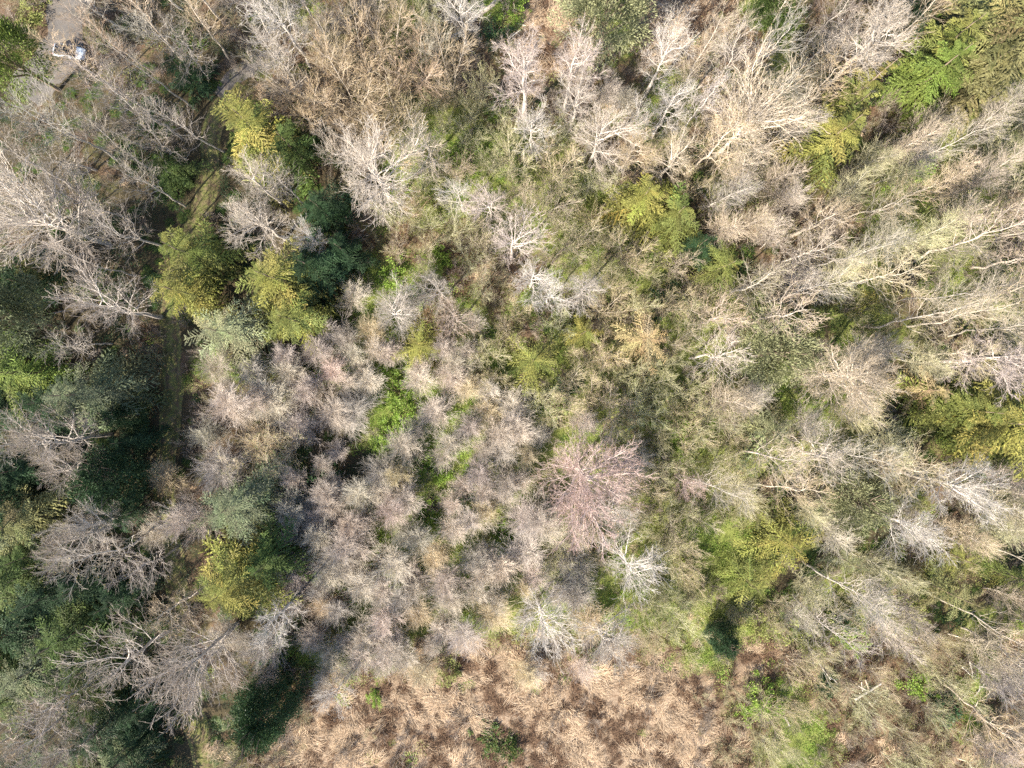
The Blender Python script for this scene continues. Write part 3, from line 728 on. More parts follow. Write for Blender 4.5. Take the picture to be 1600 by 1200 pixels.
for a in [(400, 715, 42, 9), (450, 700, 34, 8), (880, 640, 34, 7), (930, 620, 36, 8), (845, 320, 48, 10), (870, 260, 44, 10), (800, 250, 40, 9), (985, 400, 40, 10), (905, 380, 36, 8), (760, 390, 34, 8), (960, 640, 40, 8), (1020, 600, 38, 8), (1080, 720, 36, 8), (1110, 660, 38, 9),
          (1130, 730, 36, 8), (1060, 840, 36, 7), (930, 880, 32, 6), (870, 870, 34, 7)]:
    sap(a[0], a[1], a[2], a[3], ['olive', 'cream', 'straw'][int(a[0]+a[1]) % 3], 'Y', 1.)
for a in [(490, 130, 52, 12), (445, 120, 44, 11), (540, 150, 50, 13), (600, 60, 48, 13), (560, 90, 46, 12), (650, 100, 50, 13), (700, 110, 44, 13), (610, 170, 44, 13), (520, 90, 40, 12), (470, 170, 40, 11), (580, 200, 40, 12)]:
    sap(a[0], a[1], a[2]*1.1, a[3], ['tan', 'greypink', 'tan', 'straw'][int(a[0]) % 4], 'A', 0.2)

CON = np.array(CONL, float)
FE = np.array([(f[0], f[1], f[2]) for f in FEAT], float)
KP = dict(T=(60, 17, 2.5, .62), U=(56, 20, 3.0, .60), S=(32, 5, .8, .75), Y=(37, 7.0, 1.3, .75), A=(44, 11.5, 1.5, .75), W=(44, 15, 2, .7), C=(50, 14, 2, .7), F=(46, 13, 2, .7))
placed = {k: [] for k in KP}; nth = 0
cand = np.stack([rng.uniform(-55, 1655, 15000), rng.uniform(-55, 1255, 15000)], 1)
kinds = cell(TREES, np.clip(cand[:, 0], 0, 1599), np.clip(cand[:, 1], 0, 1199))
for (px, py), k in zip(cand, kinds):
    if k == '.': continue
    if k == 'U' and rng.random() < (.7 if py > 640 else .5): k = 'F'
    sp, h0, hd, ex = KP[k]
    if len(FE) and (np.hypot(FE[:, 0]-px, FE[:, 1]-py) < FE[:, 2]*ex + sp*.28).any(): continue
    if k in 'SYA' and (np.hypot(CON[:, 0]-px, CON[:, 1]-py) < CON[:, 2]*1.0).any(): continue
    if k in 'TUF':                        # a tall tree's whole slanting image must not cross an evergreen
        zz = np.linspace(.25, 1, 7)*h0; wx, wy = p2w(px, py, .7*h0); sx_, sy_ = w2p(wx, wy, zz)
        if (np.hypot(CON[:, 0][:, None]-sx_, CON[:, 1][:, None]-sy_) < CON[:, 2][:, None]*.85).any(): continue
    ok = True
    for k2, L in placed.items():
        lim = (sp + KP[k2][0])*.5*.92
        if any((a-px)**2 + (b-py)**2 < lim*lim for a, b in L[-400:]): ok = False; break
    if not ok: continue
    if k in 'SY' and dist_line([px], [py], LIME)[0] < 24: continue
    tdist = dist_line([px], [py], TRACK)[0]
    if tdist < 62 and px > np.interp(py, TRACK[:, 1], TRACK[:, 0]): continue
    if k in 'TU' and dist_line([px], [py], TRACK)[0] < 34: continue
    placed[k].append((px, py))
    h = h0 + rng.normal()*hd; q = rng.random()
    r_ = sp*(.62+.3*rng.random())*(1 if k not in 'SY' else .68+.6*rng.random())
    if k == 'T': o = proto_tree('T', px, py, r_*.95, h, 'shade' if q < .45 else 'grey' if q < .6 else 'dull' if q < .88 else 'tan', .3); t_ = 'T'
    elif k == 'U': o = proto_tree('U', px, py, r_, h, 'cream' if q < .4 else 'straw' if q < .6 else 'greypink' if q < .85 else 'tan', .35+.4*rng.random()); t_ = 'U'
    elif k == 'S': o = proto_tree('S', px, py, r_*1.2, h, 'greypink' if q < .5 else 'grey' if q < .8 else 'straw', .5); t_ = 'S'
    elif k == 'Y': o = proto_tree('Y', px, py, r_, h, 'olive' if q < .55 else 'straw' if q < .85 else 'cream', 1.); t_ = 'Y'
    elif k == 'A': o = proto_tree('A', px, py, r_, h, 'tan' if q < .5 else 'straw' if q < .7 else 'greypink', .3); t_ = 'A'
    elif k == 'F': o = proto_tree('F', px, py, r_*1.05, h, 'cream' if q < .35 else 'greypink' if q < .6 else 'grey' if q < .75 else 'olive', .4+.6*rng.random()); t_ = 'F'
    elif k == 'W': o = proto_tree('T', px, py, r_, h, 'white' if q < .6 else 'cream', .8, "white_tree"); t_ = 'W'
    else:
        o = conifer(px, py, r_*1.1, h, 'dark' if q < .4 else 'green' if q < .75 else 'grey', '', bank=BOUGHS_DROOP if q > .5 else BOUGHS, name="hemlock_tree" if q > .5 else "fir_tree", n=44); t_ = 'C'
    FILL.append((o, px, py, t_, None))

# leafy bushes
NB = 0
for kd, px, py, r, lb in [
    ('bright', 622, 612, 34, "brightest green bramble mound, below the slim yellow hemlock"), ('bright', 632, 652, 32, "bright green bramble mound joining the brightest mound's meadow side"), ('bright', 606, 680, 26, "bright bramble mound at the narrow foot of the brightest patch"),
    ('bright', 610, 585, 22, "small bright bramble clump between saplings, nearest the slim yellow hemlock"), ('bright', 615, 430, 28, "bright bramble mound beside the shaded olive firs and brown gap"), ('bright', 650, 460, 24, "bright bramble mound at the foot of the silver bare tree"),
    ('bright', 680, 405, 24, "light green bramble mound at the edge of the rusty thicket"), ('bright', 660, 720, 26, "green bramble mound in the middle of the winding bramble strip"), ('bright', 690, 735, 26, "yellow-green bramble mound beside the small straw-coloured clearing"), ('bright', 672, 795, 30, "bright bramble mound among the lower saplings"),
    ('bright', 705, 700, 24, "lime bramble mound along the winding bramble strip"), ('bright', 790, 830, 26, "green bramble mound between rows of saplings, toward the wide pink tree"), ('bright', 735, 745, 24, "dark-sided bramble mound beside a black hollow"), ('bright', 1062, 672, 32, "vivid green bush in shade beside the small pink bare tree"),
    ('bright', 1070, 700, 22, "small vivid green bush below the larger vivid bush"), ('bright', 778, 172, 24, "bright bush among white trees near the chalk-white tree"), ('bright', 735, 235, 28, "bright bush at the foot of the cream forked tree"), ('bright', 790, 245, 26, "bright bush below the chalk-white tree"),
    ('bright', 718, 232, 22, "small bright bush beside the cream forked tree's trunk"), ('bright', 800, 275, 24, "light green bush in a sunny gap below the chalk-white tree"), ('bright', 798, 15, 26, "bright lime bush beside the fallen tree"), ('bright', 375, 575, 26, "bright bush at the foot of the pale-ribbed hemlock"),
    ('bright', 400, 580, 20, "small lime bush beside the pale-ribbed hemlock"), ('bright', 550, 592, 24, "dark-sided green bush among rounded saplings"), ('bright', 1195, 1088, 34, "lime bush standing alone in the brown scrub"), ('bright', 1170, 1105, 22, "small green bush beside the lone lime scrub bush"),
    ('yellow', 895, 318, 30, "yellow-green rounded bush near the twin-crowned yellow firs"), ('yellow', 680, 325, 24, "lime-yellow bush beside the fallen brown branch"), ('yellow', 500, 790, 20, "small yellow bush on the edge of the dark gap"), ('yellow', 1190, 975, 36, "yellow-green bush at the meadow edge beside the lone dark cedar"),
    ('yellow', 1265, 995, 36, "yellow-green bush at the meadow edge by the white leaning snag"), ('yellow', 1065, 885, 32, "lime-yellow bush near the white crooked tree"), ('yellow', 1045, 1000, 24, "yellowish bush at the meadow edge near the grey feathery tree"), ('yellow', 1420, 955, 30, "pale lime bush beside the olive scrub fir"),
    ('yellow', 45, 22, 26, "yellowish bush beside the gravel driveway"), ('yellow', 400, 655, 18, "tiny yellow bush among the feathery saplings"), ('yellow', 1040, 820, 26, "yellow bush near the wide pink bare tree's meadow side"), ('yellow', 160, 65, 20, "small yellow-green bush beside the parked car"),
    ('yellow', 1195, 1180, 26, "pale green bush at the bottom edge of the scrub"), ('yellow', 700, 1050, 26, "yellow-green bush at the dry meadow's wooded edge"), ('dark', 505, 740, 30, "dark green bush in shade below the feathery saplings"), ('dark', 490, 765, 24, "dark bush at the edge of the black gap"),
    ('dark', 735, 770, 24, "dark bush in a hollow among the saplings"), ('fern', 790, 1170, 22, "olive bush near the bottom edge of the meadow"), ('fern', 770, 1150, 26, "olive bramble mound in the dry meadow near the bottom edge"), ('bright', 585, 1095, 16, "small green tuft bush in the brown part of the meadow"),
    ('fern', 240, 260, 30, "fern clump beside the shaded track across from the golden fir"), ('fern', 272, 275, 24, "golden-green fern clump at the track's edge"), ('fern', 290, 60, 22, "fern clump in the brown clearing by the gravel"), ('bright', 1425, 265, 34, "green bush under tall pale trunks, near the slim yellow fir"),
    ('bright', 1400, 280, 26, "dark green bush under tall pale trunks"), ('bright', 1440, 300, 24, "yellow-green bush at the foot of a long pale trunk"), ('bright', 1540, 1030, 26, "green bush in the scrub near the white branch heap"), ('bright', 1440, 1070, 30, "green bush in the scrub between log pile and branch heap"),
    ('dark', 1480, 1110, 30, "dark olive bush in the scrub below the white branch heap"), ('dark', 1290, 1070, 24, "dark bush in the scrub beside the silver log"), ('dark', 1320, 960, 26, "dark leafy bush in the scrub edge under thin trunks"), ('bright', 1330, 1000, 26, "sage-green bush beside the white leaning snag"),
    ('dark', 770, 55, 20, "low green bush under the fallen tree"), ('bright', 1210, 30, 20, "green bush by the dry clearing at the upper edge"), ('bright', 440, 1010, 26, "bright bush beside the slim white-limbed tree"), ('dark', 430, 1040, 30, "dark bush above the dark holly"),
    ('dark', 240, 180, 24, "dark fern bush at the shaded trackside"), ('bright', 870, 640, 24, "green bush below the feathery yellow hemlock"), ('dark', 880, 610, 22, "dark bush in the shade of the feathery yellow hemlock"), ('dark', 1040, 470, 30, "dark bush in shade beside the straw-coloured hemlock")]:
    bush(kd, px, py, r, lb, hh=1.0 if (px, py) == (770, 1150) else None, name={'bright': "bramble_bush", 'yellow': "budding_bush", 'dark': "evergreen_bush", 'fern': "fern_clump"}[kd])

# ------------------------------------------------------------------ labels of the filled-in trees
DESC = dict(T="slender grey bare tree", U="tall pale-trunked budding tree", S="small feathery grey sapling", Y="small yellowish budding tree", A="tan feathery bare tree", W="slender white bare tree", C="dark shaded evergreen", F="soft feathery slender tree")
CAT = dict(T="tree", U="tree", S="sapling", Y="tree", A="tree", W="tree", C="tree", F="tree")
GRP = dict(T="slender grey bare trees", U="tall pale-trunked trees", S="feathery grey saplings", Y="small budding trees", A="tan feathery trees", W="slender white trees", C="dark evergreens", F="soft feathery trees")
ORD = ["nearest", "second nearest", "third nearest", "fourth nearest", "fifth nearest", "sixth nearest", "seventh nearest", "eighth nearest", "ninth nearest", "tenth nearest", "eleventh nearest", "twelfth nearest", "thirteenth nearest", "fourteenth nearest"]
LM = [(f[0], f[1], f[3]) for f in FEAT if f[3]] + [(622, 612, "the brightest bramble mound"), (115, 86, "the parked car"), (700, 40, "the fallen tree"), (1370, 1078, "the log pile"), (1520, 1060, "the white branch heap"), (490, 895, "the bluish white log"), (1265, 1020, "the white leaning snag"), (1062, 672, "the vivid green bush"), (1195, 1088, "the lone lime bush"), (1425, 265, "the bush under pale trunks"), (505, 740, "the shaded dark bush"), (375, 575, "the bright bush by pale-ribbed hemlock"), (550, 592, "the dark-sided bush"), (735, 770, "the hollow's dark bush"), (770, 1150, "the meadow bramble mound"), (790, 830, "the sapling-row bramble mound"), (895, 318, "the rounded yellow-green bush"), (500, 790, "the small yellow bush")]
def quad(px, py, lx, ly):
    dx, dy = px-lx, py-ly
    if abs(dy) > abs(dx): return ("towards the meadow" if dy > 0 else "away from the meadow") if ly < 1050 else ("below" if dy > 0 else "above")
    tx = 275
    return "towards the track" if (dx < 0) == (lx > tx) else "away from the track"
used = set(); bykind = {}
for i, f in enumerate(FILL): bykind.setdefault(f[3], []).append(i)
opts = []
for k, idx in bykind.items():
    for lx, ly, ph in LM:
        by = {}
        for i in idx: by.setdefault(quad(FILL[i][1], FILL[i][2], lx, ly), []).append((math.hypot(FILL[i][1]-lx, FILL[i][2]-ly), i))
        for qd, L in by.items():
            L.sort()
            for rk, (d, i) in enumerate(L[:14]): opts.append((rk*40 + d*.6, i, f"{DESC[k]} {ORD[rk]} {ph}, {qd}"))
opts.sort(key=lambda o: o[0]); lab = {}
for s_, i, tx in opts:
    if i in lab or tx in used: continue
    lab[i] = tx; used.add(tx)
for i, (o, px, py, k, t_) in enumerate(FILL):
    tag(o, lab.get(i, f"{DESC[k]} in the thick of the wood, far from any landmark"), CAT[k], GRP[k])
print("fill", {k: len(v) for k, v in bykind.items()}, "unlabelled", len(FILL)-len(lab), "feat", len(FEAT))


# ------------------------------------------------------------------ dead wood and the car
def log(name, a, b, r0, r1, colr, label, cat="log", lift=.15, n=8, forks=0, z2=None, wig=.02):
    r = np.random.default_rng(int(a[0]*3+a[1])); x0, y0 = p2w(*a); x1, y1 = p2w(*b)
    z0 = gh(x0, y0)+lift; z1 = gh(x1, y1)+(lift if z2 is None else z2)
    o = empty(name, (x0, y0, z0)); tag(o, label, cat)
    d = np.array([x1-x0, y1-y0, z1-z0]); L = np.linalg.norm(d)
    P = path(r, (0, 0, 0), d, L, 10, wig); R = np.linspace(r0, r1, 10)[None]
    g = G(); g.tubes(P, R, 8, 0)
    for e, s in ((0, 1), (9, -1)):                              # sawn or broken end faces
        c = P[0, e]; T = unit(P[0, 1]-P[0, 0] if e == 0 else P[0, 9]-P[0, 8]); U = unit(np.cross(T, Z3)); V = np.cross(T, U); an = np.arange(4)*math.pi/2
        g.add(c + R[0, e]*.97*(np.cos(an)[:, None]*U + np.sin(an)[:, None]*V), np.array([[0, 1, 2, 3]]), 0)
    part("trunk", g.mesh("trunk", [BARK], True), o, (*colr, 1))
    if forks:
        g = G(); A, Ra = spawn(r, P, R, forks, .25, 1, .75, lambda t: .45*(1.1-.5*t), .12, 0, .15, 6, .5, .3, .012); g.tubes(A, Ra, 4)
        B_, Rb = spawn(r, A, Ra, 6, .2, 1, .7, lambda t: .45*(1-.4*t), .05, 0, .2, 4, .6, .5, .009); g.tubes(B_, Rb, 3)
        part("branches", g.mesh("branches", [BARK]), o, (*[c*.95 for c in colr], 1))
    return o
WH = (.62, .57, .52)
log("fallen_tree", (795, -10), (668, 88), .42, .10, (.46, .40, .34), "fallen tree with pale trunk and splayed bare branches at the upper edge", "fallen tree", .5, forks=16)
log("fallen_branch", (768, 28), (773, 52), .10, .07, (.40, .27, .12), "short ochre branch stub lying against the fallen tree", "branch", .4)
log("fallen_branch", (760, 52), (775, 55), .06, .04, WH, "thin white stick beside the ochre branch stub", "branch", .3)
log("fallen_log", (797, 60), (813, 48), .12, .09, WH, "short white log lying in the brown clearing by the fallen tree", "log")
log("fallen_log", (806, 37), (822, 40), .10, .08, (.50, .45, .36), "short greenish log nearest the bright lime bush", "log")
log("fallen_branch", (644, 342), (692, 284), .10, .05, (.36, .26, .16), "long brown fallen branch beside the brownish round bare tree", "branch", .5, forks=3)
log("fallen_log", (1334, 1092), (1374, 1067), .20, .15, WH, "thick white log, longest in the log pile in the scrub", "log", .4)
log("fallen_log", (1342, 1082), (1362, 1104), .10, .08, WH, "thin white log crossing below the thickest log in the scrub", "log", .3)
log("fallen_branch", (1361, 1104), (1372, 1090), .06, .04, WH, "short white stick forming a corner with the thin white log", "branch", .3)
log("fallen_log", (1350, 1060), (1356, 1076), .12, .10, (.42, .33, .27), "stubby brown log at the top of the log pile", "log", .5)
log("fallen_log", (1340, 1070), (1352, 1078), .10, .08, WH, "stubby white log tucked behind the thickest log", "log", .35)
log("fallen_log", (1345, 1064), (1347, 1080), .09, .08, (.55, .45, .40), "stubby pinkish log beside the stubby brown log", "log", .42)
for i, (a, b, lb) in enumerate([((1500, 1040), (1522, 1062), "white branch at the top of the pale branch heap"), ((1512, 1032), (1518, 1055), "short upright-lying white branch in the pale branch heap"), ((1535, 1033), (1505, 1046), "white crossing branch in the pale branch heap"), ((1470, 1082), (1500, 1076), "pale branch at the track end of the branch heap"),
                                  ((1520, 1086), (1542, 1060), "pale branch leaning over the straw below the branch heap"), ((1496, 1092), (1512, 1078), "thin forked white branch below the branch heap"), ((1550, 1075), (1528, 1070), "pale branch at the far end of the branch heap")]):
    log("fallen_branch", a, b, .11, .04, WH, lb, "branch", .3, forks=4)
log("fallen_log", (458, 912), (496, 878), .24, .17, (.58, .60, .62), "bluish white fallen log in the shade beside the dark green fir", "log", .4, forks=3)
log("leaning_snag", (1246, 985), (1276, 1042), .08, .06, WH, "white leaning snag with broken top at the meadow edge", "snag", .2, z2=5., forks=4)
log("fallen_log", (1225, 1118), (1232, 1132), .12, .10, (.48, .45, .43), "silver log end sticking out of the brown scrub", "log", .3)
log("fallen_branch", (632, 1030), (660, 1056), .06, .04, (.45, .42, .38), "thin grey branch lying across the dry meadow's brown corner", "branch", .4)
log("fallen_branch", (1500, 1150), (1600, 1196), .07, .04, WH, "long thin white pole lying in the bottom corner of the scrub", "branch", .5)

def car():
    x, y = p2w(115, 86); z = gh(x, y)+.1
    o = empty("parked_car", (x, y, z), math.radians(-9)); tag(o, "parked car with pale blue ends and dark glass roof under bare branches", "car")
    t = NT("car_paint"); PAINT = t.out((.46, .52, .60), .3, 0, spec=.5); PAINT.node_tree.nodes["Principled BSDF"].inputs['Coat Weight'].default_value = .6
    t = NT("car_glass"); GLASS = t.out((.012, .014, .018), .08, 0, spec=.6)
    t = NT("tyre_rubber"); RUB = t.out((.02, .02, .02), .8)
    t = NT("car_trim"); TRIM = t.out((.04, .045, .05), .5)
    t = NT("rim_metal"); RIM = t.out((.5, .5, .52), .3, metal=.9)
    t = NT("lamp_red"); RED = t.out((.4, .02, .02), .2); t = NT("lamp_clear"); CLR = t.out((.7, .7, .72), .15)
    # body: cross sections along x (rear -2.25, front 2.25), lofted
    S = [(-2.25, .70, .45, .78), (-2.15, .84, .32, .96), (-1.6, .88, .26, 1.00), (-.6, .90, .24, 1.00), (.7, .90, .24, .98), (1.4, .88, .26, .93), (2.0, .82, .30, .84), (2.25, .66, .42, .70)]
    def loft(S, name, mat, closed=True):
        g = G(); m = 12; V = []
        for xx, hw, zb, zt in S:
            a = np.linspace(0, 2*np.pi, m, endpoint=False)+np.pi/m
            e = lambda q: np.sign(q)*np.abs(q)**.45
            V.append(np.stack([np.full(m, xx), hw*e(np.cos(a)), (zb+zt)/2+(zt-zb)/2*e(np.sin(a))], 1))
        V = np.array(V); n = len(S); i, j = np.meshgrid(np.arange(n-1), np.arange(m), indexing='ij')
        Q = np.stack([i*m+j, i*m+(j+1) % m, (i+1)*m+(j+1) % m, (i+1)*m+j], -1).reshape(-1, 4)
        caps = [[b, b+k, b+k+1, b+k+2] for b in (0, (n-1)*m) for k in (1, 3, 5, 7, 9) if k+2 < m]
        g.add(V, np.concatenate([Q, np.array(caps)])); return g.mesh(name, [mat], True)
    part("body", loft(S, "body", PAINT), o)
    g = loft([(-1.95, .66, .95, 1.0), (-1.35, .70, .95, 1.42), (-.3, .72, .95, 1.50), (.35, .70, .95, 1.44), (1.05, .74, .94, .98)], "cabin_glass", GLASS); part("cabin_glass", g, o)
    q = G(); q.box((-.45, 0, 1.50), (1.2, 1.1, .05), 0, .92); part("roof_panel", q.mesh("roof_panel", [TRIM]), o)
    for s in (-1, 1):
        q = G(); q.box((-.45, s*.60, 1.53), (1.5, .05, .05)); part("roof_rail", q.mesh("roof_rail", [RIM]), o)
        q = G(); q.box((.62, s*.98, 1.0), (.16, .2, .14), 0, .8); part("wing_mirror", q.mesh("wing_mirror", [PAINT]), o)
        q = G(); q.box((2.14, s*.55, .68), (.16, .34, .14), 0, .8); part("headlight", q.mesh("headlight", [CLR]), o)
        q = G(); q.box((-2.2, s*.58, .80), (.12, .26, .16), 0, .8); part("tail_light", q.mesh("tail_light", [RED]), o)
        for xx in (-1.35, 1.38):
            q = G(); a = np.linspace(0, 2*np.pi, 17); yy = np.array([-.11, -.09, .09, .11]); rr = np.array([.28, .33, .33, .28])
            V = np.array([[(math.cos(t_)*r_, w_, math.sin(t_)*r_) for t_ in a[:-1]] for w_, r_ in zip(yy, rr)])
            i, j = np.meshgrid(np.arange(3), np.arange(16), indexing='ij'); q.add(V, np.stack([i*16+j, i*16+(j+1) % 16, (i+1)*16+(j+1) % 16, (i+1)*16+j], -1))
            w = part("wheel", q.mesh("wheel", [RUB], True), o, loc=(xx, s*.82, .33))
            q = G()
            for k in range(5): a_ = k*2*math.pi/5; q.box((.13*math.cos(a_), s*.08, .13*math.sin(a_)), (.14, .04, .14), 0, .6)
            q.box((0, s*.08, 0), (.14, .05, .14)); part("rim", q.mesh("rim", [RIM]), w)
    q = G(); q.box((2.2, 0, .45), (.14, 1.3, .16), 0, .9); part("bumper", q.mesh("bumper", [TRIM]), o)
    q = G(); q.box((-2.22, 0, .48), (.12, 1.3, .18), 0, .9); part("bumper", q.mesh("bumper", [TRIM]), o)
    q = G(); q.box((-2.285, 0, .68), (.02, .5, .12)); part("number_plate", q.mesh("number_plate", [CLR]), o)
car()

# ------------------------------------------------------------------ what nobody could count
def tuft(seed, n, L, wdt, mat, comb=.6, up=.5, spread=.25):
    r = np.random.default_rng(seed); g = G()
    an = r.random(n)*6.283; d = np.stack([comb + (1-comb)*np.cos(an)+.3*r.normal(size=n), (1-comb*.7)*np.sin(an)+.25*r.normal(size=n), up*(.5+r.random(n))], 1); d = unit(d)
    b = np.stack([r.normal(size=n)*spread, r.normal(size=n)*spread, np.zeros(n)], 1)
    l = (L*(.6+.7*r.random(n)))[:, None]; S = unit(np.cross(d, Z3)+.3*r.normal(size=(n, 3)))*wdt
    m = b + d*l*.55; e = b + d*l*np.array([1, 1, 0]) + np.array([0, 0, .04]) + .1*r.normal(size=(n, 3))
    e[:, 2] = np.maximum(e[:, 2], .02) + d[:, 2]*l[:, 0]*.15
    V = np.stack([b-S, b+S, m+S*.8, m-S*.8, e+S*.25, e-S*.25], 1); i = np.arange(n)[:, None]*6
    g.add(V, np.concatenate([i+np.array([[0, 1, 2, 3]]), i+np.array([[3, 2, 4, 5]])])); return g.mesh("tuft", [mat])
def leafpatch(seed, n, R, hh, leaf, mat):
    r = np.random.default_rng(seed); g = G()
    a = r.random(n)*6.283; q = R*r.random(n)**.5
    C = np.stack([q*np.cos(a), q*np.sin(a), hh*r.random(n)*(1-.5*(q/R))], 1); D = rdir(r, n); D[:, 2] *= .3; D = unit(D); S = unit(np.cross(D, Z3)+.4*r.normal(size=(n, 3)))
    g.leaves(C, D, S, leaf*(.6+.8*r.random(n)), leaf*.6); return g.mesh("patch", [mat])
def fern(seed, mat, n=13, L=.95):
    r = np.random.default_rng(seed); g = G(); C = []; D = []; Ls = []
    for i in range(n):
        a = i*2.4+r.random()*.4; u = np.linspace(.12, 1, 9)[:, None]; d = np.array([math.cos(a), math.sin(a), 0])
        p = d*L*u*(.8+.3*r.random()) + Z3*(.55*u-.55*u*u)*L
        s = np.cross(d, Z3)
        for sg in (-1, 1): C.append(p); D.append(np.repeat((s*sg+.35*d)[None], 9, 0)); Ls.append(.32*(1.05-u[:, 0])+.04)
    C = np.concatenate(C); D = unit(np.concatenate(D)); Lv = np.concatenate(Ls)
    S = unit(np.cross(D, Z3)+.15*r.normal(size=D.shape)); g.leaves(C, D, S, Lv, .10); return g.mesh("fern", [mat])
def brushy(seed, mat, h, stems=7, sp=.6):
    r = np.random.default_rng(seed); g = G(); Ps = []
    for i in range(stems):
        a = r.random()*6.283; Ps.append(path(r, (.15*math.cos(a), .15*math.sin(a), -.1), (sp*math.cos(a), sp*math.sin(a), 1), h*(.7+.5*r.random()), 6, .06))
    P = np.concatenate(Ps); R = np.repeat(np.linspace(.022, .009, 6)[None], stems, 0); g.tubes(P, R, 3)
    A, Ra = spawn(r, P, R, 8, .2, 1, .6, lambda t: .45*(1-.4*t), .15, .05, .2, 4, .6, .5, .008); g.tubes(A, Ra, 3)
    B_, Rb = spawn(r, A, Ra, 6, .15, 1, .6, lambda t: .5*(1-.3*t), .1, .05, .2, 3, .7, .6, .0075); g.tubes(B_, Rb, 3)
    return g.mesh("brush", [mat])

def stuff(name, meshes, n, wfun, smin, smax, zoff=0., comb=None, tilt=.12, seed=0, margin=70, label=None):
    r = np.random.default_rng(900+seed)
    px = r.uniform(-margin, 1600+margin, n); py = r.uniform(-margin, 1200+margin, n)
    w = wfun(px, py); w = w*(dist_line(px, py, TRACK) > 19)*(dist_line(px, py, DRIVE) > 40) if name != "track_grass" else w
    k = r.random(n) < w; px, py = px[k], py[k]; m = len(px)
    X, Y = p2w(px, py, 0); Zs = gh(X, Y)+zoff
    rot = np.stack([r.normal(size=m)*tilt, r.normal(size=m)*tilt, (comb(X, Y)+r.normal(size=m)*.65) if comb else r.random(m)*6.283], 1)
    s = smin + (smax-smin)*r.random(m)**1.5
    c = bpy.data.collections.new(name + "_pieces")
    for me in meshes: c.objects.link(bpy.data.objects.new(me.name + "_piece", me))
    me = bpy.data.meshes.new(name); me.vertices.add(m); me.vertices.foreach_set("co", np.stack([X, Y, Zs], 1).astype(np.float32).ravel())
    me.attributes.new("turn", 'FLOAT_VECTOR', 'POINT').data.foreach_set("vector", rot.astype(np.float32).ravel())
    me.attributes.new("size", 'FLOAT', 'POINT').data.foreach_set("value", s.astype(np.float32))
    me.attributes.new("pick", 'INT', 'POINT').data.foreach_set("value", r.integers(len(meshes), size=m).astype(np.int32))
    o = bpy.data.objects.new(name, me); col.objects.link(o); o['kind'] = 'stuff'
    if label: o['label'] = label
    ng = bpy.data.node_groups.new(name, 'GeometryNodeTree')
    ng.interface.new_socket("Geometry", in_out='INPUT', socket_type='NodeSocketGeometry'); ng.interface.new_socket("Geometry", in_out='OUTPUT', socket_type='NodeSocketGeometry')
    N = ng.nodes.new; gi = N("NodeGroupInput"); go = N("NodeGroupOutput"); ip = N("GeometryNodeInstanceOnPoints"); ci = N("GeometryNodeCollectionInfo")
    ci.inputs[0].default_value = c; ci.inputs[1].default_value = True; ci.inputs[2].default_value = True
    def at(nm, ty): q = N("GeometryNodeInputNamedAttribute"); q.data_type = ty; q.inputs[0].default_value = nm; return q.outputs[0]
    L = ng.links.new; L(gi.outputs[0], ip.inputs['Points']); L(ci.outputs[0], ip.inputs['Instance']); ip.inputs['Pick Instance'].default_value = True
    L(at("pick", 'INT'), ip.inputs['Instance Index']); L(at("turn", 'FLOAT_VECTOR'), ip.inputs['Rotation']); L(at("size", 'FLOAT'), ip.inputs['Scale']); L(ip.outputs[0], go.inputs[0])
    o.modifiers.new("scatter", 'NODES').node_group = ng
    return m
comb = lambda x, y: 9*vn(x, y, 1/7., 31) + 5*vn(x, y, 1/2.5, 32)
NZ = lambda px, py, f, s, lo, hi: np.clip((vn(px, py, f, s)-lo)/(hi-lo), 0, 1)
cnt = {}
cnt['straw'] = stuff("dry_grass", [tuft(600+i, 70, [1.7, 1.2, 1.5, .8, 1.9, 1.1][i], .024, STRAW, [.85, .6, .8, .3, .9, .7][i], [.35, .6, .3, .8, .25, .5][i], [.4, .3, .5, .25, .5, .4][i]) for i in range(6)], 60000, lambda x, y: np.clip(soft('s', x, y)*.9+.28*soft('o', x, y)-.12, 0, 1)*(.1+.9*NZ(x, y, .022, 41, .25, .5))*(.1+.9*NZ(x, y, .06, 40, .38, .58)) + .02*soft('by', x, y), .5, 1.15, 0, comb, seed=1, label="pale dry grass matted over the meadow")
cnt['bracken'] = stuff("dead_bracken", [tuft(610+i, 60, .9, .026, BRACKEN, .1, .75, .3) for i in range(3)], 30000, lambda x, y: np.clip(soft('so', x, y)*(1-NZ(x, y, .022, 41, .25, .5)*NZ(x, y, .06, 40, .35, .6))*.95 + .07*soft('b', x, y), 0, 1), .5, 1.3, 0, seed=2, label="rust brown dead bracken in patches on the meadow")
cnt['bramble'] = stuff("bramble_undergrowth", [leafpatch(620+i, 150, .9, .7, .15, LEAF_BRIGHT) for i in range(3)], 15000, lambda x, y: np.clip(soft('g', x, y)*.95 + (dist_line(x, y, LIME) < 30)*.9 + .40*np.isin(cell(TREES, np.clip(x, 0, 1599), np.clip(y, 0, 1199)), ['S'])*(x > 430)*NZ(x, y, .025, 60, .35, .55) + .45*soft('y', x, y)*NZ(x, y, .02, 43, .42, .58) + .07*soft('ob', x, y)*NZ(x, y, .03, 44, .5, .6) + .16*soft('s', x, y)*NZ(x, y, .03, 45, .58, .72), 0, 1), .6, 1.3, 0, seed=3, label="bright green bramble leaves covering the woodland floor")
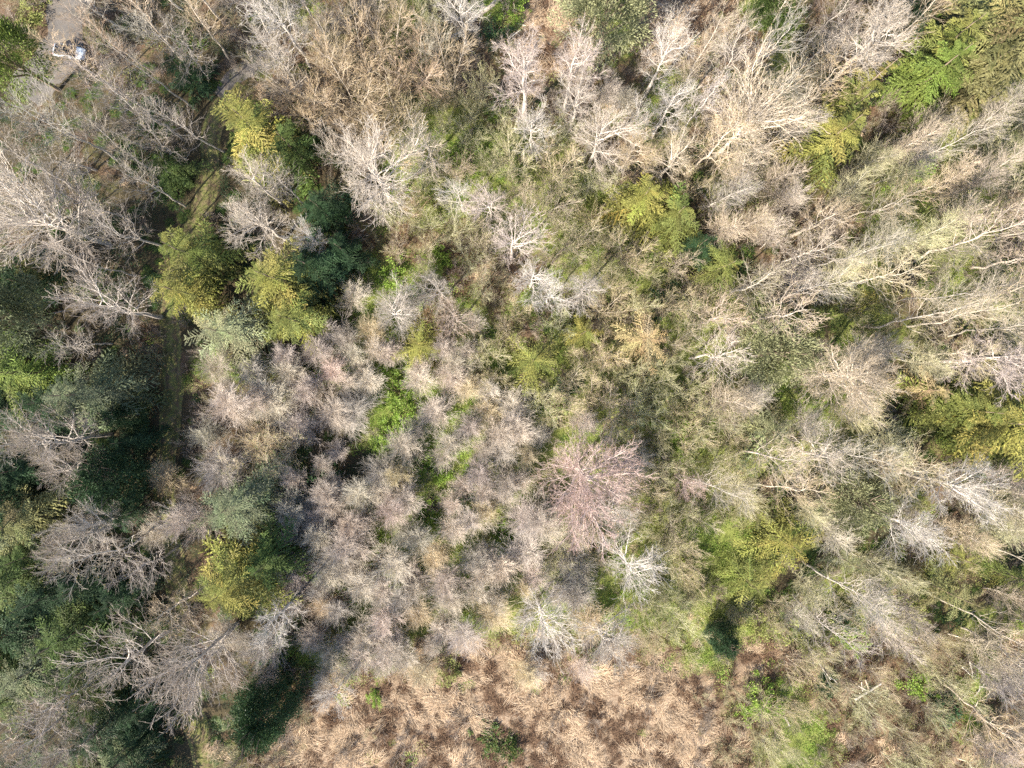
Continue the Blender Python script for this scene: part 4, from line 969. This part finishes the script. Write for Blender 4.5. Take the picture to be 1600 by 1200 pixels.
cnt['budding'] = stuff("budding_undergrowth", [leafpatch(630+i, 110, 1.0, .9, .13, LEAF_YELLOW) for i in range(3)], 26000, lambda x, y: np.clip(soft('y', x, y)*.9*NZ(x, y, .02, 46, .25, .5) + .3*soft('g', x, y) + .2*soft('o', x, y)*NZ(x, y, .03, 47, .45, .6) + .06*soft('b', x, y), 0, 1), .6, 1.4, 0, seed=4, label="yellow-green budding undergrowth between the bare trees")
cnt['fern'] = stuff("fern_cover", [fern(640+i, LEAF_FERN) for i in range(2)], 13000, lambda x, y: np.clip(soft('d', x, y)*.5*NZ(x, y, .02, 48, .25, .6) + .05*soft('by', x, y), 0, 1), .7, 1.5, 0, seed=5, label="sword ferns on the shaded forest floor")
cnt['salal'] = stuff("evergreen_undergrowth", [leafpatch(650+i, 140, 1.0, .8, .14, LEAF_DARK) for i in range(3)], 12000, lambda x, y: np.clip(soft('d', x, y)*.6*NZ(x, y, .02, 49, .3, .6) + .12*soft('o', x, y)*NZ(x, y, .03, 50, .5, .6) + .03*soft('by', x, y), 0, 1), .6, 1.4, 0, seed=6, label="dark evergreen undergrowth in the shade of the trees")
cnt['litter'] = stuff("leaf_litter", [leafpatch(660+i, 70, 1.2, .12, .14, LITTER) for i in range(3)], 14000, lambda x, y: np.clip(.5*soft('bo', x, y) + .22*soft('dy', x, y), 0, 1), .7, 1.4, 0, seed=7, label="brown fallen leaves on the forest floor")
cnt['brushg'] = stuff("grey_brush", [brushy(670+i, BRUSH_GREY, 1.7) for i in range(4)], 9000, lambda x, y: np.clip(.34*soft('b', x, y) + .06*soft('g', x, y) + .06*soft('d', x, y) + .12*soft('y', x, y) + .16*soft('o', x, y) + .06*soft('s', x, y), 0, 1), .7, 1.7, 0, seed=8, label="grey twiggy brush under the bare trees")
cnt['brusho'] = stuff("olive_brush", [brushy(680+i, BRUSH_OLIVE, 1.9) for i in range(4)], 8000, lambda x, y: np.clip(.26*soft('y', x, y) + .2*soft('o', x, y) + .08*soft('bg', x, y), 0, 1), .7, 1.7, 0, seed=9, label="olive twiggy brush under the budding trees")
cnt['track'] = stuff("track_grass", [tuft(690+i, 50, .22, .012, GRASS, .1, .9, .3) for i in range(2)], 60000, lambda x, y: (np.abs(dist_line(x, y, TRACK)) < 16)*.9*NZ(x, y, .06, 51, .3, .6), .6, 1.3, 0, seed=10, label="short grass growing along the track")
print("stuff", cnt, "objects", len(sc.objects))
